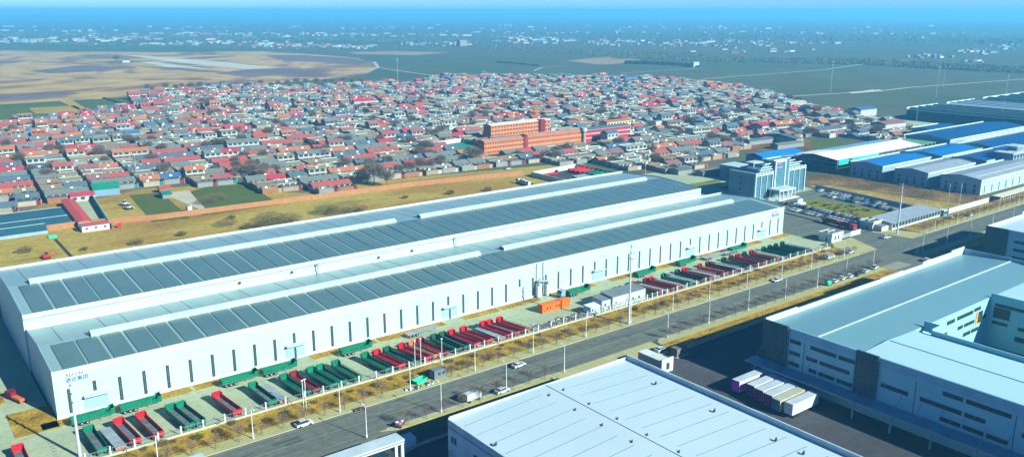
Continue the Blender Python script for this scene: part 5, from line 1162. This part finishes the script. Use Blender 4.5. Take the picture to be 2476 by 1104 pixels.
t = thing('excavator', 'small red excavator on the dry field at the left edge', 'excavator', (*G(112, 625), 0), .2); B('body', red, t, (-1.4, 1.2, -.9, .9, .8, 1.8)); B('cab', glassd, t, (-.2, 1.0, -.2, .8, 1.801, 2.6)); B('track', tyre, t, (-1.6, 1.6, -1.1, -.6, 0, .7)); B('track', tyre, t, (-1.6, 1.6, .6, 1.1, 0, .7)); b_ = MB(); b_.cyl((1.2, 0, 1.4), (3.4, 0, 2.8), .18); b_.cyl((3.4, 0, 2.8), (4.6, 0, .8), .14); b_.build('boom', red, t)
t = thing('open_trailer', 'red and grey trailer standing in the shade left of the warehouse', 'trailer', (*G(48, 970), .06), -1.2); B('bed', mat('orange_bed', (.6, .12, .04)), t, (-2, 2, -1, 1, .7, 1.3)); B('tank', dred, t, (-5, -2.1, -1, 1, .7, 2.2)); 
for sx in (-4, -1, 1.2):
    for sy in (-1, 1): b_ = MB(); b_.cyl((sx, sy * .7, .45), (sx, sy * 1.0, .45), .45, n=10); b_.build('wheel', tyre, t)
# school and the buildings around it
om = mat('orange_school_wall', (.44, .14, .045), (.38, .12, .04), rough=.8, scale=.2); ob = mat('pale_peach_band', (.40, .24, .16)); orf = mat('pinkish_school_roof', (.38, .19, .14))
def school(label, x, y, L, d, h, m, band, rf, fl, nw, rz=-.02, white_end=False):
    t = thing('school_building', label, 'school', (x, y, 0), rz); B('wall', m, t, (0, L, 0, d, 0, h)); L_ = []; geo_gable(L_, rf, 0, L, 0, d, h, h + 1.1, m, .4); b_ = MB()
    for (_, mm, vs, fs) in L_: b_.add(vs, fs)
    b_.build('roof', rf, t)
    b_ = MB()
    for f in range(fl):
        z = f * h / fl; B('floor_band', band, t, (-.05, L + .05, -.18, -.005, z + h / fl - .55, z + h / fl - .05)); 
        for k in range(nw):
            xx = (k + .3) * L / nw; B('window', glassd, t, (xx, xx + L / nw * .5, -.06, -.005, z + 1.0, z + 2.2))
    return t
school('long orange three-storey school block, left front part', 353, 490.5, 35.5, 9, 9.6, om, ob, orf, 3, 16); school('long orange three-storey school block, right front part', 392, 489.5, 54, 9, 10.6, om, ob, orf, 3, 24)
B('wall', mat('dark_red_panel', (.20, .02, .03)), thing('stair_tower', 'dark red stair tower joining the two front school blocks', 'stair tower', (0, 0, 0)), (388.5, 391.9, 489, 499, 0, 10.4))
school('orange school block standing behind the front ones', 396, 541, 62, 10, 12.5, om, ob, mat('pale_school_roof', (.55, .48, .40)), 4, 20, 0.02)
B('wall', dred, thing('stair_tower', 'dark recess tower near the right end of the rear school block', 'stair tower', (0, 0, 0)), (446, 451, 540, 545, 0, 13.4))
crm = mat('crimson_wall', (.42, .03, .06)); school('crimson three-storey block with white window bands right of the school', 453, 492, 49, 10, 9.8, crm, wallw, rm['slate'], 3, 18, 0)
school('yellow block with an orange roof behind the crimson one', 500, 517, 28, 10, 9.5, mat('pale_yellow_wall', (.60, .52, .24)), wallw, rm['terracotta'], 3, 8, 0)
house('white two-storey house with a small gable in front of the crimson block', 463, 478, 12, 8, 7.5, 9.5, 'white', rm['slate'], 0, 3, 2)
t = thing('water_tower', 'cream water tower with a white tank beside the school', 'water tower', (446.5, 487, 0)); b_ = MB(); b_.cyl((0, 0, 0), (0, 0, 9), 1.4, 1.2, n=14); b_.build('shaft', wm['cream'], t); b_ = MB(); b_.cyl((0, 0, 9), (0, 0, 10), 1.3, 2.2, n=14); b_.cyl((0, 0, 10), (0, 0, 12.2), 2.2, 2.2, n=14); b_.build('tank', wallw, t)
patch('playground', [(347, 516), (354, 545), (377, 549), (368, 526)], .11, mat('green_playground', (.01, .24, .14)))
wall('white wall around the green playground', [(350, 548), (378, 553), (385, 548)], 3.2, wallw)
x, y = G(857, 259); house('large white hall with a red roof standing out in the middle of the village', x, y, 24, 12, 6, 8.0, 'white', rm['crimson'], nwin=0)
x, y = G(1512, 196); house('long dark blue open shed at the far edge of the village', x, y, 40, 12, 5, 6.5, 'grey', rm['blue'], nwin=0)
x, y = G(1875, 246); house('small white building standing alone in the field at the village edge', x, y, 14, 7, 4.5, 4.5, 'white', wroof)
x, y = G(1745, 214); house('orange-fronted shed at the right rear edge of the village', x, y, 12, 8, 6, 7, 'orange', rm['grey'])
for i, (px, py, w_, d, h, rk, lab) in enumerate(((1912, 262, 26, 8, 5, 'paleflat', 'long white-roofed shed at the right rear village edge'), (1965, 275, 18, 10, 5, 'red', 'white house with a red roof at the right rear village edge'), (1985, 292, 26, 14, 6, 'grey', 'pale yellow barn with a wide grey roof at the right of the village'), (2080, 283, 26, 14, 7, 'blue', 'steel blue workshop at the right end of the village'), (2140, 318, 30, 14, 6, 'mauve', 'barn with a mauve roof right of the village near the blue halls'), (1980, 330, 30, 14, 5, 'slate', 'dark long shed at the right front of the village'), (1842, 322, 34, 14, 6, 'crimson', 'barn with a crimson roof behind the blue-roofed building'), (1925, 352, 8, 34, 5, 'slate', 'dark long barn with a white end wall by the small green field'))):
    x, y = G(px, py); house(lab, x, y, w_, d, h, h + 1.8, 'cream' if i == 2 else 'white', rm[rk], name='barn', cat='barn')
patch('wheat_field', [(1962, 356), (1958, 333), (2040, 342), (2050, 350), (2010, 362)], .12, wheat, True)
patch('dry_plot', [(1690, 375), (1760, 382), (1790, 366), (1740, 345), (1700, 352)], .1, fallow, True)
patch('concrete_lot', [(1560, 428), (1640, 418), (1760, 430), (1850, 440), (1740, 452), (1640, 440)], .09, concrete, True)
patch('dry_plot', [(1775, 352), (1960, 334), (2030, 345), (1940, 374), (1830, 380)], .1, scrubm, True)
for i, (px, py, w_, d, h, rk, lab) in enumerate(((1812, 352, 42, 7, 3.5, 'slate', 'low dark shed left one on the brown plot behind the blue roof'), (1880, 362, 30, 7, 3.5, 'grey', 'low grey shed in the middle of the brown plot behind the blue roof'), (1850, 345, 10, 7, 3, 'tanflat', 'small tan-roofed hut on the brown plot behind the blue roof'), (1700, 428, 16, 7, 3, 'grey', 'low grey store on the pale lot left of the office'), (1640, 424, 12, 8, 3.2, 'slate', 'small dark-roofed store on the pale lot near the far warehouse'))):
    x, y = G(px, py); house(lab, x, y, w_, d, h, h + .9, 'grey', rm[rk], name='storage_shed', cat='shed')
patch('grass_strip', [(1650, 449), (1735, 433), (1752, 437), (1680, 452)], .11, lawn, True)
# trees among the houses
rt_ = random.Random(5); spots = []
while len(spots) < 250:
    px = rt_.uniform(10, 2150); py = rt_.uniform(195, 440); x, y = G(px, py)
    if rt_.random() > .35 + .65 * (py > 240): continue
    if inpoly(x, y, VP) and not any(e[0] - 6 < x < e[1] + 6 and e[2] - 14 < y < e[3] + 6 for e in EXC): spots.append((px, x, y))
spots.sort()
for i, (px, x, y) in enumerate(spots): place_tree(VT, vtu, i, x, y, 0, 'bare tree among the village roofs, %s from the left' % nth(i), 'bare trees in and around the village', rt_.uniform(.6, 1.15), rt_.uniform(0, 6))
for i in range(24):
    px = 350 + i * 23 + rt_.uniform(-8, 8); py = 222 - i * .9 + rt_.uniform(-4, 3); x, y = G(px, py)
    place_tree(VT, vtu, i, x, y, 0, 'bare tree along the rear edge of the village, %s from the left' % nth(i), 'bare trees in and around the village', rt_.uniform(.9, 1.4), rt_.uniform(0, 6))
for i in range(26):
    x = U(391, 410); y = U(217, 255); place_tree(SB, sbu, i, x, y, .11, 'low shrub on the lawn in front of the office, %s of those planted there' % nth(i), 'shrubs on the office lawn', U(.7, 1.2), U(0, 6))
TK = [make_bush(greenb, 31, 5.0, 3.4, 2600), make_bush(bushm, 32, 5.5, 3.0, 2600)]; tku = [0, 0]
for i, (px, py, k, lab) in enumerate(((640, 550, 0, 'wide olive thicket behind the warehouse below the right wheat field'), (672, 545, 0, 'olive thicket at the right end of the group below the right wheat field'), (612, 552, 1, 'brown thicket at the left of the olive group'), (700, 535, 1, 'brown thicket behind the right end of the olive group'), (655, 533, 1, 'brown thicket against the brick wall behind the olive group'),
        (548, 545, 1, 'low brown thicket standing apart left of the olive group'), (820, 518, 1, 'brown thicket just behind the far warehouse roof'), (860, 512, 1, 'brown thicket right beside the one behind the far warehouse roof'), (790, 517, 0, 'olive thicket left end of the pair behind the far warehouse roof'), (500, 492, 1, 'brown thicket at the left edge of the right wheat field'), (520, 485, 1, 'brown thicket inside the left part of the right wheat field'))):
    x, y = G(px, py)
    if not tku[k]: t = TK[k]; tku[k] = 1; t.location = (x, y, 0)
    else: t = dup(TK[k], (x, y, 0), U(0, 6), scale=U(1.0, 1.35))
    t['label'] = lab; t['group'] = 'thickets on the dry field'
# bushes on the dry field
for i, (px, py) in enumerate(((600, 552), (625, 548), (700, 538), (640, 540), (560, 530), (800, 510), (870, 512), (205, 605), (60, 610), (1180, 462), (440, 570), (330, 590), (980, 480), (1090, 470))):
    x, y = G(px, py); place_tree(SB, sbu, i, x, y, 0, 'low scrub clump on the dry field behind the warehouses, %s of the scattered ones' % nth(i), 'shrubs on the dry field', U(1.4, 2.6), U(0, 6))

# ------------------------------------------------------------------ far plain
rf_ = random.Random(3)
tm = [mat('far_wall_white', (.42, .46, .46)), mat('far_wall_pale', (.26, .3, .31)), mat('far_roof_red', (.28, .07, .05)), mat('far_wall_blue', (.12, .25, .4)), mat('far_wall_dark', (.06, .09, .1))]
mb = MB(); mb2 = MB()
CL = [(60, 98, 90, 7, 46), (230, 96, 110, 8, 60), (400, 108, 60, 4, 22), (330, 92, 60, 5, 24), (520, 103, 90, 6, 40), (640, 108, 80, 6, 40), (760, 112, 90, 6, 44), (860, 115, 80, 5, 34), (1000, 108, 60, 4, 22), (1110, 105, 70, 6, 30), (1240, 100, 60, 8, 34), (1290, 96, 60, 8, 34), (1350, 98, 50, 8, 26), (1480, 103, 70, 8, 40), (1600, 106, 90, 9, 44), (1720, 106, 80, 9, 40), (1830, 104, 60, 8, 24), (1960, 104, 80, 5, 16), (2210, 92, 30, 2, 5), (2240, 138, 70, 5, 20), (2370, 128, 60, 8, 24), (2440, 112, 50, 10, 22), (2350, 148, 40, 3, 8), (900, 86, 300, 5, 40), (1400, 80, 400, 5, 50), (500, 82, 300, 4, 40), (2000, 80, 300, 5, 40), (1050, 60, 30, 1, 6), (1225, 62, 16, 1, 5), (150, 76, 140, 3, 18), (1820, 122, 160, 9, 22), (700, 68, 600, 5, 60), (1700, 68, 600, 5, 50), (600, 84, 500, 4, 60)]
for (cx, cy, rx, ry, n) in CL:
    for _ in range(int(n * .8)):
        px = cx + rf_.gauss(0, .5) * rx; py = cy + rf_.gauss(0, .5) * ry
        if py < 55: continue
        x, y = G(px, py); dd = math.hypot(x, y); s_ = dd / 3000
        L = rf_.choice([rf_.uniform(6, 14), rf_.uniform(6, 14), rf_.uniform(16, 38)]) * max(.75, s_ * .9); d = rf_.uniform(6, 10) * max(.75, s_ * .9); h = rf_.uniform(2.2, 4.6) * max(.8, s_ ** .6)
        mb.T = rotT(x, y, rf_.uniform(-.3, .3)); mb.box(0, L, 0, d, 0, h, rf_.choice([0, 0, 1, 1, 1, 2, 3, 4]))
        if rf_.random() < .6: mb.add([(-1, -1, h), (L + 1, -1, h), (L + 1, d / 2, h * 1.35), (-1, d / 2, h * 1.35), (-1, d + 1, h), (L + 1, d + 1, h)], [(0, 1, 2, 3), (3, 2, 5, 4)], rf_.choice([0, 1, 1, 2, 2, 3]))
tag(mb.build('distant_towns', tm, kind='stuff'), 'scattered pale buildings of distant towns fading into the haze', 'town')
ft = mat('far_tree_twigs', (.085, .105, .075), (.115, .13, .09), scale=.02); fe = mat('far_evergreen', (.02, .035, .025))
def belt(name, pts, wpx, n, s0, m, label):
    b_ = MB(); P_ = pts; tot = len(P_) - 1
    for _ in range(int(n * 2.2)):
        f = rf_.random() * tot; i = int(f); f -= i
        px = P_[i][0] + (P_[i + 1][0] - P_[i][0]) * f; py = P_[i][1] + (P_[i + 1][1] - P_[i][1]) * f + rf_.uniform(-.5, .5) * wpx
        x, y = G(px, py); s_ = s0 * .62 * rf_.uniform(.5, 1.3)
        for _ in range(9):
            a = rf_.uniform(0, 6.28); q = rf_.uniform(0, 1) * s_ * .5; c = (x + math.cos(a) * q, y + math.sin(a) * q); e = rf_.uniform(0, 3.14); w_ = s_ * rf_.uniform(.08, .22); z0 = rf_.uniform(0, .55) * s_; z1 = z0 + s_ * rf_.uniform(.3, .5)
            b_.add([(c[0] - math.cos(e) * w_, c[1] - math.sin(e) * w_, z0), (c[0] + math.cos(e) * w_, c[1] + math.sin(e) * w_, z0), (c[0], c[1], z1)], [(0, 1, 2)])
    tag(b_.build(name, m, kind='stuff'), label, 'woodland')
belt('woodland', [(1180, 112), (1350, 120), (1500, 134), (1700, 136)], 14, 900, 9, ft, 'bare wood belt right of the middle on the far plain')
belt('woodland', [(1480, 138), (1640, 142), (1780, 146), (1900, 148), (2050, 152)], 10, 1000, 9, ft, 'long bare wood belt crossing the far plain behind the dark plantation')
belt('woodland', [(2050, 148), (2200, 158), (2330, 165), (2480, 172)], 12, 1000, 9, ft, 'bare wood belt at the right edge of the far plain')
belt('woodland', [(0, 86), (200, 88), (420, 90), (700, 96), (900, 100), (1100, 98)], 9, 300, 18, ft, 'hazy tree belts between the distant towns on the left')
belt('woodland', [(1300, 88), (1600, 92), (1900, 92), (2200, 96), (2480, 104)], 16, 400, 18, ft, 'hazy tree belts between the distant towns on the right')
belt('woodland', [(40, 104), (400, 112), (760, 118), (1080, 110)], 6, 300, 9, ft, 'thin tree line in front of the distant towns on the left')
belt('plantation', [(1512, 152), (1560, 153), (1640, 157), (1690, 161)], 5, 1500, 5.5, fe, 'dark evergreen plantation strip standing alone in the far field')
belt('hedge_line', [(1200, 151), (1250, 154), (1302, 160)], 1, 220, 4, fe, 'thin dark hedge line in the far field left of the plantation')
belt('hedge_line', [(250, 238), (275, 245), (300, 254)], 1.5, 200, 3, fe, 'thin dark hedge line between the green fields at the far left')
x, y = G(283, 152); place_tree(VT, vtu, 0, x, y, 0, 'lone tree beside a hut on the old airfield', 'bare trees in and around the village', 2.0); x, y = G(296, 152); house('lone hut beside the tree on the old airfield', x, y, 14, 8, 5, 6.5, 'white', rm['slate'])
x, y = G(1677, 163); house('white block at the right end of the dark plantation', x, y, 14, 8, 9, 9, 'white', wroof)
x, y = G(1112, 112); house('pale blue silo building far beyond the middle fields', x, y, 26, 18, 17, 17, 'grey', tm[1])
patch('sand_spot', [(2050, 224), (2130, 217), (2122, 222), (2060, 227)], .36, runway, True)

# ------------------------------------------------------------------ haze
mb = MB(); mb.box(-16000, 16000, -3000, 16000, -1.0, 135.0)
hm = bpy.data.materials.new('haze_air'); hm.use_nodes = True; t_ = hm.node_tree
for n in list(t_.nodes): t_.nodes.remove(n)
pv = t_.nodes.new('ShaderNodeVolumePrincipled'); pv.inputs['Color'].default_value = (.15, .61, 1.0, 1); pv.inputs['Density'].default_value = 2.0e-4; pv.inputs['Anisotropy'].default_value = 0.1
mo = t_.nodes.new('ShaderNodeOutputMaterial'); t_.links.new(pv.outputs[0], mo.inputs['Volume'])
hz = mb.build('haze', hm, kind='stuff'); hz['label'] = 'pale blue air haze lying over the whole plain'; hz['category'] = 'haze'
